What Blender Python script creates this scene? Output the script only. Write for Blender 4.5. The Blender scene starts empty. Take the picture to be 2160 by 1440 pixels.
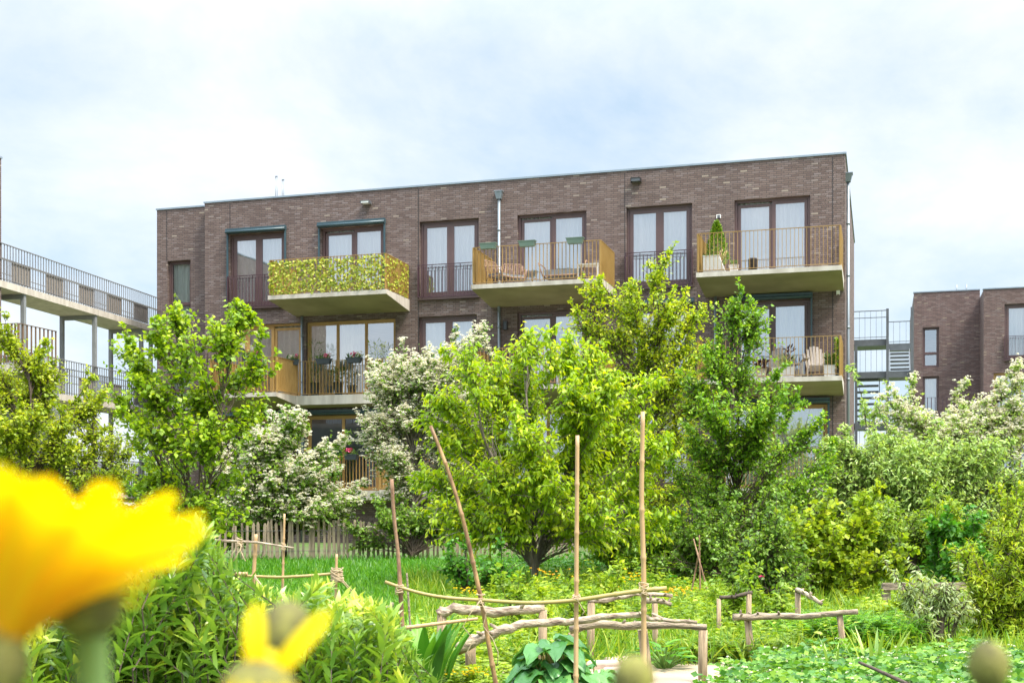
import bpy, math, random
import numpy as np
from mathutils import Vector, Matrix

R = math.radians
random.seed(7)
rng = np.random.default_rng(11)
scene = bpy.context.scene
COL = scene.collection

# ------------------------------------------------------------------ camera
F, CX, HZ, ZC = 2646.0, 1080.0, 1075.0, 1.45      # focal length and horizon in picture units, eye height in metres
cam_d = bpy.data.cameras.new("camera")
cam = bpy.data.objects.new("camera", cam_d)
COL.objects.link(cam)
cam.location = (0, 0, ZC)
cam.rotation_euler = (R(90), 0, 0)
cam_d.sensor_width = 36.0
cam_d.lens = 36.0 * F / 2160.0
cam_d.shift_y = (HZ - 720.0) / 2160.0
cam_d.clip_start = 0.02
cam_d.clip_end = 6000
cam_d.dof.use_dof = True
cam_d.dof.focus_distance = 14.0
cam_d.dof.aperture_fstop = 10.5
scene.camera = cam

# ------------------------------------------------------------------ light
SUN_EL, SUN_AZ = 60.0, 128.0       # degrees; azimuth clockwise from +Y
w = bpy.data.worlds.new("World")
scene.world = w
w.use_nodes = True
nt = w.node_tree
nt.nodes.clear()
N, L = nt.nodes.new, nt.links.new
out = N("ShaderNodeOutputWorld")
bg = N("ShaderNodeBackground")
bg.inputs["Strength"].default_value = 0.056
sky = N("ShaderNodeTexSky")
sky.sky_type = 'NISHITA'
sky.sun_disc = False
sky.sun_elevation = R(SUN_EL)
sky.sun_rotation = R(SUN_AZ)
sky.air_density = 1.0
sky.dust_density = 1.5
sky.ozone_density = 1.0
tc = N("ShaderNodeTexCoord")
sep = N("ShaderNodeSeparateXYZ")
L(tc.outputs["Generated"], sep.inputs[0])
zz = N("ShaderNodeMath"); zz.operation = 'ADD'; zz.inputs[1].default_value = 0.42
L(sep.outputs[2], zz.inputs[0])
dvx = N("ShaderNodeMath"); dvx.operation = 'DIVIDE'; L(sep.outputs[0], dvx.inputs[0]); L(zz.outputs[0], dvx.inputs[1])
dvy = N("ShaderNodeMath"); dvy.operation = 'DIVIDE'; L(sep.outputs[1], dvy.inputs[0]); L(zz.outputs[0], dvy.inputs[1])
cmb = N("ShaderNodeCombineXYZ"); L(dvx.outputs[0], cmb.inputs[0]); L(dvy.outputs[0], cmb.inputs[1])
cmb.inputs[2].default_value = 21.5
n1 = N("ShaderNodeTexNoise"); n1.inputs["Scale"].default_value = 2.3; n1.inputs["Detail"].default_value = 7
n1.inputs["Roughness"].default_value = 0.58; n1.inputs["Distortion"].default_value = 0.3
L(cmb.outputs[0], n1.inputs["Vector"])
rp = N("ShaderNodeValToRGB")
rp.color_ramp.elements[0].position = 0.36; rp.color_ramp.elements[0].color = (2.75, 3.5, 4.2, 1)
rp.color_ramp.elements[1].position = 0.62; rp.color_ramp.elements[1].color = (4.95, 5.05, 5.2, 1)
L(n1.outputs["Fac"], rp.inputs[0])
mx = N("ShaderNodeMixRGB")
mx.inputs[0].default_value = 0.80          # thin high cloud over most of the sky
L(rp.outputs[0], mx.inputs[2]); L(sky.outputs[0], mx.inputs[1])
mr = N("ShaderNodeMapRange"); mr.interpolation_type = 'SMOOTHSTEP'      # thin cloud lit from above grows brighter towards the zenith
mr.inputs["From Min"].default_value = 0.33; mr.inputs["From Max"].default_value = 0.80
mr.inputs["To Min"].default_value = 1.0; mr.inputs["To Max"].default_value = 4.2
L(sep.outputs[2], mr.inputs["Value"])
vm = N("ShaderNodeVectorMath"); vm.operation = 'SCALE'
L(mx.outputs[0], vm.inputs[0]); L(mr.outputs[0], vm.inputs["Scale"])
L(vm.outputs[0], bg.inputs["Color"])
L(bg.outputs[0], out.inputs[0])

sun_d = bpy.data.lights.new("sun", 'SUN')
sun_d.energy = 1.5
sun_d.angle = R(16)
sun_d.color = (1.0, 0.93, 0.80)
sun = bpy.data.objects.new("sun", sun_d)
COL.objects.link(sun)
sv = Vector((math.sin(R(SUN_AZ)) * math.cos(R(SUN_EL)), math.cos(R(SUN_AZ)) * math.cos(R(SUN_EL)), math.sin(R(SUN_EL))))
sun.rotation_euler = sv.to_track_quat('Z', 'Y').to_euler()

scene.view_settings.view_transform = 'Standard'
scene.view_settings.look = 'None'
scene.view_settings.gamma = 1
scene.view_settings.exposure = 2.06
scene.cycles.max_bounces = 7
scene.cycles.transparent_max_bounces = 12

# ------------------------------------------------------------------ helpers
def at(u, v, Y):
    return Vector(((u - CX) * Y / F, Y, ZC + (HZ - v) * Y / F))

def sstep(a, b, t):
    t = np.clip((t - a) / (b - a), 0, 1)
    return t * t * (3 - 2 * t)

def ground_z(x, y):
    """The garden lies low in front of a planted bank at the viewer's feet and rises gently to the house."""
    return 0.40 * sstep(11.5, 24.0, y) + 1.02 * (1 - sstep(1.4, 5.2, y))

def gz(x, y):
    return float(ground_z(np.float64(x), np.float64(y)))

def link(o, parent=None):
    COL.objects.link(o)
    if parent is not None:
        o.parent = parent
    return o

def tag(o, label=None, cat=None, group=None, kind=None):
    if label: o["label"] = label
    if cat: o["category"] = cat
    if group: o["group"] = group
    if kind: o["kind"] = kind
    return o

def empty(name, loc=(0, 0, 0), rz=0.0, parent=None):
    o = bpy.data.objects.new(name, None)
    o.empty_display_size = 0.2
    o.location = loc
    o.rotation_euler = (0, 0, rz)
    return link(o, parent)

def copy_tree(o, parent=None):
    c = o.copy()
    COL.objects.link(c)
    if parent is not None:
        c.parent = parent
    for ch in list(o.children):
        copy_tree(ch, c)
    return c

class MB:
    """Collects boxes, bars, tubes, sheets; build() links ONE mesh object."""
    def __init__(s):
        s.v, s.f, s.m = [], [], []
        s.smooth = []
    def add(s, verts, faces, mi=0, smooth=False):
        b = len(s.v)
        s.v.extend([tuple(p) for p in verts])
        for fc in faces:
            s.f.append(tuple(i + b for i in fc)); s.m.append(mi); s.smooth.append(smooth)
    def box(s, x0, x1, y0, y1, z0, z1, mi=0):
        V = [(x0, y0, z0), (x1, y0, z0), (x1, y1, z0), (x0, y1, z0), (x0, y0, z1), (x1, y0, z1), (x1, y1, z1), (x0, y1, z1)]
        s.add(V, [(0, 3, 2, 1), (4, 5, 6, 7), (0, 1, 5, 4), (1, 2, 6, 5), (2, 3, 7, 6), (3, 0, 4, 7)], mi)
    def hexa(s, bottom, top, mi=0):
        s.add(list(bottom) + list(top), [(0, 3, 2, 1), (4, 5, 6, 7), (0, 1, 5, 4), (1, 2, 6, 5), (2, 3, 7, 6), (3, 0, 4, 7)], mi)
    def bar(s, p, q, wx, wy, mi=0):
        """box bar from p to q, cross-section wx by wy"""
        p, q = Vector(p), Vector(q)
        d = (q - p).normalized()
        up = Vector((0, 0, 1)) if abs(d.z) < 0.9 else Vector((0, 1, 0))
        a = d.cross(up).normalized() * wx / 2
        b = a.cross(d).normalized() * wy / 2
        s.hexa([p - a - b, p + a - b, p + a + b, p - a + b], [q - a - b, q + a - b, q + a + b, q - a + b], mi)
    def tube(s, pts, rad, n=8, mi=0, cap=True, smooth=True, wob=0.0):
        pts = [Vector(p) for p in pts]
        k = len(pts)
        if not hasattr(rad, '__len__'): rad = [rad] * k
        ring0 = None; V = []
        ref = None
        for i, p in enumerate(pts):
            d = (pts[min(i + 1, k - 1)] - pts[max(i - 1, 0)]).normalized()
            if ref is None:
                ref = d.orthogonal().normalized()
            ref = (ref - d * ref.dot(d)).normalized()
            b = d.cross(ref)
            for j in range(n):
                a = 2 * math.pi * j / n
                r = rad[i] * (1 + (random.uniform(-wob, wob) if wob else 0))
                V.append(p + ref * math.cos(a) * r + b * math.sin(a) * r)
        Fc = []
        for i in range(k - 1):
            for j in range(n):
                Fc.append((i * n + j, i * n + (j + 1) % n, (i + 1) * n + (j + 1) % n, (i + 1) * n + j))
        s.add(V, Fc, mi, smooth)
        if cap:
            b0 = len(s.v) - len(V)
            s.f.append(tuple(b0 + j for j in reversed(range(n)))); s.m.append(mi); s.smooth.append(False)
            s.f.append(tuple(b0 + (k - 1) * n + j for j in range(n))); s.m.append(mi); s.smooth.append(False)
    def lathe(s, prof, n=14, c=(0, 0, 0), mi=0, smooth=True):
        V = []
        for (r, z) in prof:
            for j in range(n):
                a = 2 * math.pi * j / n
                V.append((c[0] + r * math.cos(a), c[1] + r * math.sin(a), c[2] + z))
        Fc = []
        for i in range(len(prof) - 1):
            for j in range(n):
                Fc.append((i * n + j, i * n + (j + 1) % n, (i + 1) * n + (j + 1) % n, (i + 1) * n + j))
        s.add(V, Fc, mi, smooth)
        b0 = len(s.v) - len(V)
        s.f.append(tuple(b0 + j for j in reversed(range(n)))); s.m.append(mi); s.smooth.append(False)
        e = b0 + (len(prof) - 1) * n
        s.f.append(tuple(e + j for j in range(n))); s.m.append(mi); s.smooth.append(False)
    def build(s, name, mats, parent=None):
        me = bpy.data.meshes.new(name)
        me.from_pydata(s.v, [], s.f)
        if not isinstance(mats, (list, tuple)): mats = [mats]
        for m in mats: me.materials.append(m)
        me.polygons.foreach_set("material_index", s.m)
        me.polygons.foreach_set("use_smooth", s.smooth)
        me.update()
        return link(bpy.data.objects.new(name, me), parent)

def np_mesh(name, V, faces_tri=None, faces_quad=None, mat=None, tint=None, parent=None, smooth=False):
    """Mesh straight from numpy arrays (V n by 3; triangles; quads) with an optional per-vertex tint."""
    me = bpy.data.meshes.new(name)
    nv = len(V)
    ft = np.zeros((0, 3), np.int32) if faces_tri is None else np.asarray(faces_tri, np.int32)
    fq = np.zeros((0, 4), np.int32) if faces_quad is None else np.asarray(faces_quad, np.int32)
    loops = np.concatenate([ft.ravel(), fq.ravel()])
    starts = np.concatenate([np.arange(len(ft)) * 3, len(ft) * 3 + np.arange(len(fq)) * 4]).astype(np.int32)
    me.vertices.add(nv); me.vertices.foreach_set("co", np.asarray(V, np.float32).ravel())
    me.loops.add(len(loops)); me.loops.foreach_set("vertex_index", loops.astype(np.int32))
    me.polygons.add(len(starts)); me.polygons.foreach_set("loop_start", starts)
    if smooth: me.polygons.foreach_set("use_smooth", np.ones(len(starts), bool))
    if mat is not None:
        for m in (mat if isinstance(mat, (list, tuple)) else [mat]): me.materials.append(m)
    me.update(calc_edges=True)
    if tint is not None:
        a = me.attributes.new("tint", 'FLOAT', 'POINT')
        a.data.foreach_set("value", np.asarray(tint, np.float32))
    return link(bpy.data.objects.new(name, me), parent)

# ------------------------------------------------------------------ materials
def new_mat(name):
    m = bpy.data.materials.new(name)
    m.use_nodes = True
    nt = m.node_tree
    return m, nt, nt.nodes.new, nt.links.new, nt.nodes["Principled BSDF"]

def pmat(name, c1, c2=None, scale=6.0, rough=0.6, bump=0.0, metal=0.0, stretch=(1, 1, 1), bscale=None, spec=0.5, detail=5, lo=0.32, hi=0.68):
    m, nt, N, L, p = new_mat(name)
    p.inputs["Roughness"].default_value = rough
    p.inputs["Metallic"].default_value = metal
    p.inputs["Specular IOR Level"].default_value = spec
    if c2 is None: c2 = tuple(x * 0.82 for x in c1)
    tc = N("ShaderNodeTexCoord"); mp = N("ShaderNodeMapping"); mp.inputs["Scale"].default_value = stretch
    L(tc.outputs["Object"], mp.inputs[0])
    n = N("ShaderNodeTexNoise"); n.inputs["Scale"].default_value = scale; n.inputs["Detail"].default_value = detail
    L(mp.outputs[0], n.inputs["Vector"])
    r = N("ShaderNodeValToRGB")
    r.color_ramp.elements[0].position = lo; r.color_ramp.elements[0].color = (*c1, 1)
    r.color_ramp.elements[1].position = hi; r.color_ramp.elements[1].color = (*c2, 1)
    L(n.outputs["Fac"], r.inputs[0]); L(r.outputs[0], p.inputs["Base Color"])
    if bump:
        b = N("ShaderNodeBump"); b.inputs["Strength"].default_value = bump; b.inputs["Distance"].default_value = 0.02
        n2 = N("ShaderNodeTexNoise"); n2.inputs["Scale"].default_value = bscale or scale * 4; n2.inputs["Detail"].default_value = 6
        L(mp.outputs[0], n2.inputs["Vector"])
        L(n2.outputs["Fac"], b.inputs["Height"]); L(b.outputs[0], p.inputs["Normal"])
    return m

def leafmat(name, cols, trans=0.35, rough=0.45, tcol=(1.25, 1.15, 0.5), spec=0.5):
    """cols: three leaf colours from the old to the young leaf, picked by each leaf's own tint."""
    m, nt, N, L, p = new_mat(name)
    a = N("ShaderNodeAttribute"); a.attribute_name = "tint"
    r = N("ShaderNodeValToRGB")
    e = r.color_ramp.elements
    e[0].position = 0.1; e[0].color = (*cols[0], 1)
    e[1].position = 0.95; e[1].color = (*cols[2], 1)
    x = e.new(0.55); x.color = (*cols[1], 1)
    L(a.outputs["Fac"], r.inputs[0])
    L(r.outputs[0], p.inputs["Base Color"])
    p.inputs["Roughness"].default_value = rough
    p.inputs["Specular IOR Level"].default_value = spec
    t = N("ShaderNodeBsdfTranslucent")
    mm = N("ShaderNodeMixRGB"); mm.blend_type = 'MULTIPLY'; mm.inputs[0].default_value = 1
    mm.inputs[2].default_value = (*tcol, 1)
    L(r.outputs[0], mm.inputs[1]); L(mm.outputs[0], t.inputs["Color"])
    ms = N("ShaderNodeMixShader"); ms.inputs[0].default_value = trans
    L(p.outputs[0], ms.inputs[1]); L(t.outputs[0], ms.inputs[2])
    L(ms.outputs[0], nt.nodes["Material Output"].inputs[0])
    return m

def brickmat(name, ramp, mortar=(0.055, 0.045, 0.042)):
    m, nt, N, L, p = new_mat(name)
    tc = N("ShaderNodeTexCoord"); sp = N("ShaderNodeSeparateXYZ"); L(tc.outputs["Object"], sp.inputs[0])
    ad = N("ShaderNodeMath"); ad.operation = 'ADD'; L(sp.outputs[0], ad.inputs[0]); L(sp.outputs[1], ad.inputs[1])
    cb = N("ShaderNodeCombineXYZ"); L(ad.outputs[0], cb.inputs[0]); L(sp.outputs[2], cb.inputs[1])
    br = N("ShaderNodeTexBrick")
    br.inputs["Scale"].default_value = 1.0
    br.inputs["Brick Width"].default_value = 0.21
    br.inputs["Row Height"].default_value = 0.060
    br.inputs["Mortar Size"].default_value = 0.007
    br.inputs["Mortar Smooth"].default_value = 0.2
    br.offset = 0.37
    br.inputs["Color1"].default_value = (0, 0, 0, 1); br.inputs["Color2"].default_value = (1, 1, 1, 1)
    br.inputs["Mortar"].default_value = (0.5, 0.5, 0.5, 1)
    L(cb.outputs[0], br.inputs["Vector"])
    r = N("ShaderNodeValToRGB")
    r.color_ramp.interpolation = 'LINEAR'
    e = r.color_ramp.elements
    e[0].position = ramp[0][0]; e[0].color = (*ramp[0][1], 1)
    e[1].position = ramp[-1][0]; e[1].color = (*ramp[-1][1], 1)
    for pos, c in ramp[1:-1]:
        x = e.new(pos); x.color = (*c, 1)
    L(br.outputs["Color"], r.inputs[0])
    n = N("ShaderNodeTexNoise"); n.inputs["Scale"].default_value = 0.9; n.inputs["Detail"].default_value = 7
    mpn = N("ShaderNodeMapping"); mpn.inputs["Scale"].default_value = (1, 1, 0.22); L(tc.outputs["Object"], mpn.inputs[0])   # rain streaks run down
    L(mpn.outputs[0], n.inputs["Vector"])
    mul = N("ShaderNodeMixRGB"); mul.blend_type = 'MULTIPLY'; mul.inputs[0].default_value = 0.55
    rr = N("ShaderNodeValToRGB")
    rr.color_ramp.elements[0].position = 0.3; rr.color_ramp.elements[0].color = (0.78, 0.76, 0.77, 1)
    rr.color_ramp.elements[1].position = 0.7; rr.color_ramp.elements[1].color = (1.12, 1.10, 1.10, 1)
    L(n.outputs["Fac"], rr.inputs[0]); L(r.outputs[0], mul.inputs[1]); L(rr.outputs[0], mul.inputs[2])
    mo = N("ShaderNodeMixRGB"); mo.inputs[2].default_value = (*mortar, 1)
    L(br.outputs["Fac"], mo.inputs[0]); L(mul.outputs[0], mo.inputs[1])
    L(mo.outputs[0], p.inputs["Base Color"])
    b = N("ShaderNodeBump"); b.inputs["Strength"].default_value = 0.6; b.inputs["Distance"].default_value = 0.012; b.invert = True
    L(br.outputs["Fac"], b.inputs["Height"]); L(b.outputs[0], p.inputs["Normal"])
    p.inputs["Roughness"].default_value = 0.75
    return m

def glassmat(name, refl=0.30, tint=(0.93, 0.97, 0.97)):
    m, nt, N, L, p = new_mat(name)
    nt.nodes.remove(p)
    g = N("ShaderNodeBsdfGlossy"); g.inputs["Roughness"].default_value = 0.01; g.inputs["Color"].default_value = (0.92, 0.96, 1.0, 1)
    t = N("ShaderNodeBsdfTransparent"); t.inputs["Color"].default_value = (*tint, 1)
    lw = N("ShaderNodeFresnel"); lw.inputs["IOR"].default_value = 1.5
    ad = N("ShaderNodeMath"); ad.operation = 'ADD'; ad.inputs[1].default_value = refl; ad.use_clamp = True
    L(lw.outputs[0], ad.inputs[0])
    tc = N("ShaderNodeTexCoord"); nz = N("ShaderNodeTexNoise"); nz.inputs["Scale"].default_value = 1.3; nz.inputs["Detail"].default_value = 1
    L(tc.outputs["Object"], nz.inputs["Vector"])
    bp = N("ShaderNodeBump"); bp.inputs["Strength"].default_value = 0.04; bp.inputs["Distance"].default_value = 0.05
    L(nz.outputs["Fac"], bp.inputs["Height"]); L(bp.outputs[0], g.inputs["Normal"])
    ms = N("ShaderNodeMixShader"); L(ad.outputs[0], ms.inputs[0]); L(t.outputs[0], ms.inputs[1]); L(g.outputs[0], ms.inputs[2])
    L(ms.outputs[0], nt.nodes["Material Output"].inputs[0])
    return m

M = {}
M['brick'] = brickmat('dark_brick', [(0.0, (0.120, 0.078, 0.065)), (0.35, (0.153, 0.103, 0.085)), (0.65, (0.175, 0.122, 0.103)),
                                     (0.88, (0.189, 0.139, 0.124)), (0.97, (0.214, 0.165, 0.151)), (1.0, (0.33, 0.265, 0.20))])
M['brick_rear'] = brickmat('rear_brick', [(0.0, (0.115, 0.070, 0.060)), (0.35, (0.155, 0.094, 0.082)), (0.75, (0.18, 0.118, 0.104)),
                                          (0.94, (0.18, 0.13, 0.12)), (1.0, (0.28, 0.21, 0.15))])
M['joint'] = pmat('dark_joint', (0.025, 0.022, 0.022))
M['coping'] = pmat('zinc_coping', (0.30, 0.36, 0.40), (0.24, 0.29, 0.34), 3, 0.4, metal=0.3)
M['plum'] = pmat('plum_frame_paint', (0.125, 0.074, 0.070), (0.112, 0.067, 0.063), 4, 0.38)
M['plumdark'] = pmat('plum_rail_paint', (0.075, 0.035, 0.045), (0.06, 0.03, 0.038), 4, 0.4)
M['ochre'] = pmat('ochre_frame_paint', (0.46, 0.27, 0.085), (0.40, 0.23, 0.07), 3, 0.42)
M['gold'] = pmat('bronze_rail_paint', (0.42, 0.26, 0.08), (0.36, 0.215, 0.06), 3, 0.42, metal=0.15)
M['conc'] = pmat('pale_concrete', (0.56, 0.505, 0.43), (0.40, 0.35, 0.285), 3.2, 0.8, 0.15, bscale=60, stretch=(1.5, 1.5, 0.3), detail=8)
M['conc_under'] = pmat('shaded_underside_concrete', (0.33, 0.285, 0.165), (0.225, 0.195, 0.11), 1.1, 0.85, 0.15, bscale=60, detail=9)  # same concrete as the slab, with underside shade and green bounce painted in
M['teal'] = pmat('teal_awning_box', (0.045, 0.085, 0.10), (0.035, 0.07, 0.085), 3, 0.35)
M['zinc'] = pmat('zinc_pipe', (0.27, 0.31, 0.33), (0.21, 0.24, 0.26), 5, 0.42, metal=0.45, stretch=(1, 1, 0.3))
M['galv'] = pmat('galvanised_steel', (0.15, 0.16, 0.17), (0.11, 0.118, 0.125), 4, 0.45, metal=0.35)
M['gallery'] = pmat('gallery_rail_steel', (0.20, 0.195, 0.195), (0.17, 0.165, 0.165), 4, 0.5)
M['gallery_col'] = pmat('gallery_post_steel', (0.29, 0.30, 0.30), (0.24, 0.25, 0.25), 3, 0.5, metal=0.2)
M['screen'] = pmat('gallery_mesh_panel', (0.25, 0.215, 0.185), (0.215, 0.185, 0.16), 6, 0.7)
M['glass'] = glassmat('window_glass', 0.47, (1, 1, 1))
M['glassclear'] = glassmat('clear_window_glass', 0.16)
M['glassdark'] = glassmat('dark_window_glass', 0.10)
M['curtain'] = pmat('white_curtain', (0.92, 0.92, 0.91), (0.88, 0.88, 0.87), 3, 0.9, stretch=(3, 1, 0.2))
M['curtain2'] = pmat('grey_linen_curtain', (0.76, 0.78, 0.72), (0.66, 0.69, 0.63), 3, 0.9, stretch=(4, 1, 0.2))
M['inside'] = pmat('plastered_interior', (0.45, 0.43, 0.40), None, 2, 0.9)
M['roof'] = pmat('roof_gravel', (0.22, 0.21, 0.20), (0.16, 0.155, 0.15), 30, 0.9)
M['white'] = pmat('white_paint', (0.88, 0.87, 0.84), (0.82, 0.81, 0.78), 5, 0.5)
M['whitewash'] = pmat('white_glazed_pot', (0.84, 0.83, 0.80), (0.74, 0.73, 0.70), 9, 0.5)
M['sage'] = pmat('sage_plastic', (0.155, 0.215, 0.165), (0.125, 0.18, 0.14), 4, 0.45)
M['anthracite'] = pmat('anthracite_plastic', (0.045, 0.055, 0.065), (0.035, 0.042, 0.05), 4, 0.45)
M['black'] = pmat('black_plastic', (0.018, 0.018, 0.02), None, 5, 0.5)
M['rattan'] = pmat('rattan', (0.36, 0.22, 0.15), (0.27, 0.16, 0.11), 20, 0.6)
M['cushion'] = pmat('grey_cushion_cloth', (0.22, 0.23, 0.24), (0.17, 0.18, 0.19), 8, 0.9)
M['greywood'] = pmat('weathered_teak', (0.34, 0.295, 0.255), (0.25, 0.215, 0.185), 5, 0.75, 0.2, stretch=(8, 8, 1))
M['darkwicker'] = pmat('dark_wicker', (0.06, 0.045, 0.035), (0.03, 0.024, 0.02), 25, 0.7)
M['terracotta'] = pmat('terracotta', (0.36, 0.13, 0.06), (0.28, 0.10, 0.05), 6, 0.75)
M['post'] = pmat('debarked_post_wood', (0.46, 0.335, 0.20), (0.19, 0.13, 0.08), 6, 0.8, 0.8, stretch=(7, 7, 0.55), bscale=14, detail=9, lo=.38, hi=.68)
M['log'] = pmat('grey_weathered_log', (0.38, 0.30, 0.21), (0.13, 0.095, 0.07), 7, 0.85, 0.8, stretch=(1, 5, 5), bscale=22, detail=9, lo=.40, hi=.66)
M['birch'] = pmat('pale_branch_bark', (0.46, 0.365, 0.26), (0.15, 0.10, 0.07), 9, 0.8, 0.8, stretch=(1, 3, 3), bscale=26, detail=9, lo=.44, hi=.66)
M['bark'] = pmat('brown_bark', (0.115, 0.082, 0.058), (0.06, 0.043, 0.032), 9, 0.9, 0.6, stretch=(3, 3, 0.8), bscale=26)
M['barkgrey'] = pmat('grey_bark', (0.20, 0.17, 0.135), (0.11, 0.09, 0.07), 9, 0.9, 0.5, stretch=(3, 3, 0.8), bscale=26)
M['bamboo'] = pmat('tan_bamboo', (0.56, 0.365, 0.185), (0.43, 0.265, 0.125), 4, 0.45, 0.1, stretch=(6, 6, 0.8))
M['bamboogreen'] = pmat('green_bamboo', (0.33, 0.27, 0.075), (0.40, 0.28, 0.11), 2.2, 0.45, 0.1, stretch=(1, 6, 6))
M['bamboodark'] = pmat('mottled_cane', (0.46, 0.28, 0.12), (0.13, 0.06, 0.03), 9, 0.55, 0.2, stretch=(4, 4, 1.2))
M['stick'] = pmat('brown_stick_bark', (0.38, 0.225, 0.13), (0.20, 0.105, 0.06), 7, 0.75, 0.4, stretch=(6, 6, 1.3))
M['twine'] = pmat('natural_twine', (0.56, 0.43, 0.27), (0.42, 0.31, 0.19), 40, 0.9)
M['paling'] = pmat('chestnut_paling', (0.40, 0.31, 0.22), (0.18, 0.135, 0.095), 3, 0.85, 0.4, stretch=(9, 9, 0.7), bscale=12)
M['stone'] = pmat('sandstone', (0.50, 0.38, 0.29), (0.36, 0.26, 0.20), 5, 0.85, 0.4)
M['soil'] = pmat('garden_soil', (0.11, 0.078, 0.052), (0.065, 0.046, 0.032), 9, 0.95, 0.6)
M['path'] = pmat('sandy_path', (0.42, 0.33, 0.23), (0.33, 0.255, 0.175), 3, 0.95, 0.3, bscale=40)

M['lf_hazel'] = leafmat('hazel_leaf', [(0.120, 0.235, 0.012), (0.264, 0.426, 0.014), (0.528, 0.627, 0.025)], trans=0.45)
M['lf_left'] = leafmat('pear_leaf', [(0.157, 0.259, 0.014), (0.347, 0.454, 0.020), (0.605, 0.616, 0.035)], trans=0.45)
M['lf_haw'] = leafmat('hawthorn_leaf', [(0.094, 0.188, 0.027), (0.175, 0.325, 0.035), (0.338, 0.475, 0.056)], trans=0.4)
M['lf_cherry'] = leafmat('cherry_leaf', [(0.146, 0.281, 0.008), (0.336, 0.508, 0.010), (0.672, 0.691, 0.020)], trans=0.48, tcol=(1.3, 1.2, 0.4))
M['lf_plum'] = leafmat('plum_leaf', [(0.157, 0.285, 0.013), (0.387, 0.523, 0.015), (0.702, 0.665, 0.033)], trans=0.45)
M['lf_dark'] = leafmat('pear_dark_leaf', [(0.085, 0.215, 0.014), (0.198, 0.389, 0.019), (0.496, 0.675, 0.033)], trans=0.38)
M['lf_grey'] = leafmat('sallow_leaf', [(0.212, 0.354, 0.083), (0.354, 0.507, 0.118), (0.555, 0.673, 0.224)], trans=0.4)
M['lf_willow'] = leafmat('willow_leaf', [(0.12, 0.25, 0.035), (0.27, 0.43, 0.055), (0.58, 0.63, 0.08)], trans=0.4, rough=0.33, spec=0.6)
M['lf_silver'] = leafmat('silver_willow_leaf', [(0.22, 0.31, 0.11), (0.36, 0.45, 0.19), (0.58, 0.62, 0.36)], trans=0.4)
M['lf_lime'] = leafmat('maple_leaf', [(0.168, 0.291, 0.018), (0.336, 0.470, 0.025), (0.560, 0.594, 0.039)], trans=0.45)
M['lf_deep'] = leafmat('lovage_leaf', [(0.050, 0.176, 0.015), (0.088, 0.275, 0.022), (0.198, 0.418, 0.033)], trans=0.4)
M['lf_fern'] = leafmat('fern_leaf', [(0.08, 0.26, 0.012), (0.16, 0.40, 0.014), (0.30, 0.52, 0.022)], trans=0.45)
M['lf_herb'] = leafmat('herb_leaf', [(0.119, 0.233, 0.020), (0.238, 0.382, 0.026), (0.432, 0.530, 0.040)], trans=0.45)
M['lf_rhub'] = leafmat('rhubarb_leaf', [(0.06, 0.19, 0.045), (0.095, 0.27, 0.06), (0.16, 0.36, 0.08)], trans=0.25, rough=0.36)
M['lf_straw'] = leafmat('strawberry_leaf', [(0.06, 0.19, 0.028), (0.13, 0.31, 0.038), (0.30, 0.49, 0.065)], trans=0.4)
M['lf_ivy'] = leafmat('screen_ivy_leaf', [(0.20, 0.28, 0.02), (0.38, 0.44, 0.03), (0.66, 0.66, 0.12)], trans=0.4)
M['lf_box'] = leafmat('balcony_plant_leaf', [(0.05, 0.11, 0.02), (0.10, 0.19, 0.03), (0.22, 0.32, 0.06)])
M['lf_red'] = leafmat('dark_red_leaf', [(0.035, 0.018, 0.018), (0.06, 0.03, 0.028), (0.11, 0.05, 0.04)], tcol=(1.2, .8, .7))
M['lf_conifer'] = leafmat('conifer_spray', [(0.07, 0.16, 0.012), (0.14, 0.27, 0.016), (0.30, 0.42, 0.03)])
M['grass'] = leafmat('lawn_blade', [(0.055, 0.20, 0.010), (0.10, 0.30, 0.012), (0.21, 0.43, 0.02)], trans=0.45)
M['meadow'] = leafmat('meadow_blade', [(0.11, 0.25, 0.014), (0.21, 0.38, 0.02), (0.42, 0.48, 0.05)], trans=0.45)
M['blossom'] = leafmat('white_blossom', [(0.66, 0.62, 0.42), (0.84, 0.79, 0.62), (0.90, 0.87, 0.78)], trans=0.55, tcol=(1, 0.98, 0.9), rough=0.7)
M['petal'] = leafmat('marigold_petal', [(0.95, 0.50, 0.0), (0.99, 0.72, 0.0), (1.0, 0.82, 0.0)], trans=0.4, tcol=(1, 0.92, 0.5), rough=0.6)
M['petalorange'] = leafmat('wallflower_petal', [(0.80, 0.27, 0.0), (0.92, 0.50, 0.0), (0.95, 0.66, 0.0)], trans=0.25, tcol=(1, 0.9, 0.5))
M['petalpink'] = leafmat('pink_petal', [(0.62, 0.012, 0.10), (0.80, 0.03, 0.17), (0.90, 0.28, 0.42)], trans=0.25, tcol=(1, .8, .9))
M['calyx'] = pmat('green_calyx', (0.26, 0.25, 0.05), (0.085, 0.075, 0.022), 130, 0.8, 0.2)
M['stemgreen'] = pmat('green_stem', (0.17, 0.29, 0.05), (0.12, 0.21, 0.04), 30, 0.6)
M['rhubstem'] = pmat('rhubarb_stalk', (0.33, 0.22, 0.08), (0.20, 0.25, 0.06), 10, 0.5)

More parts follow.
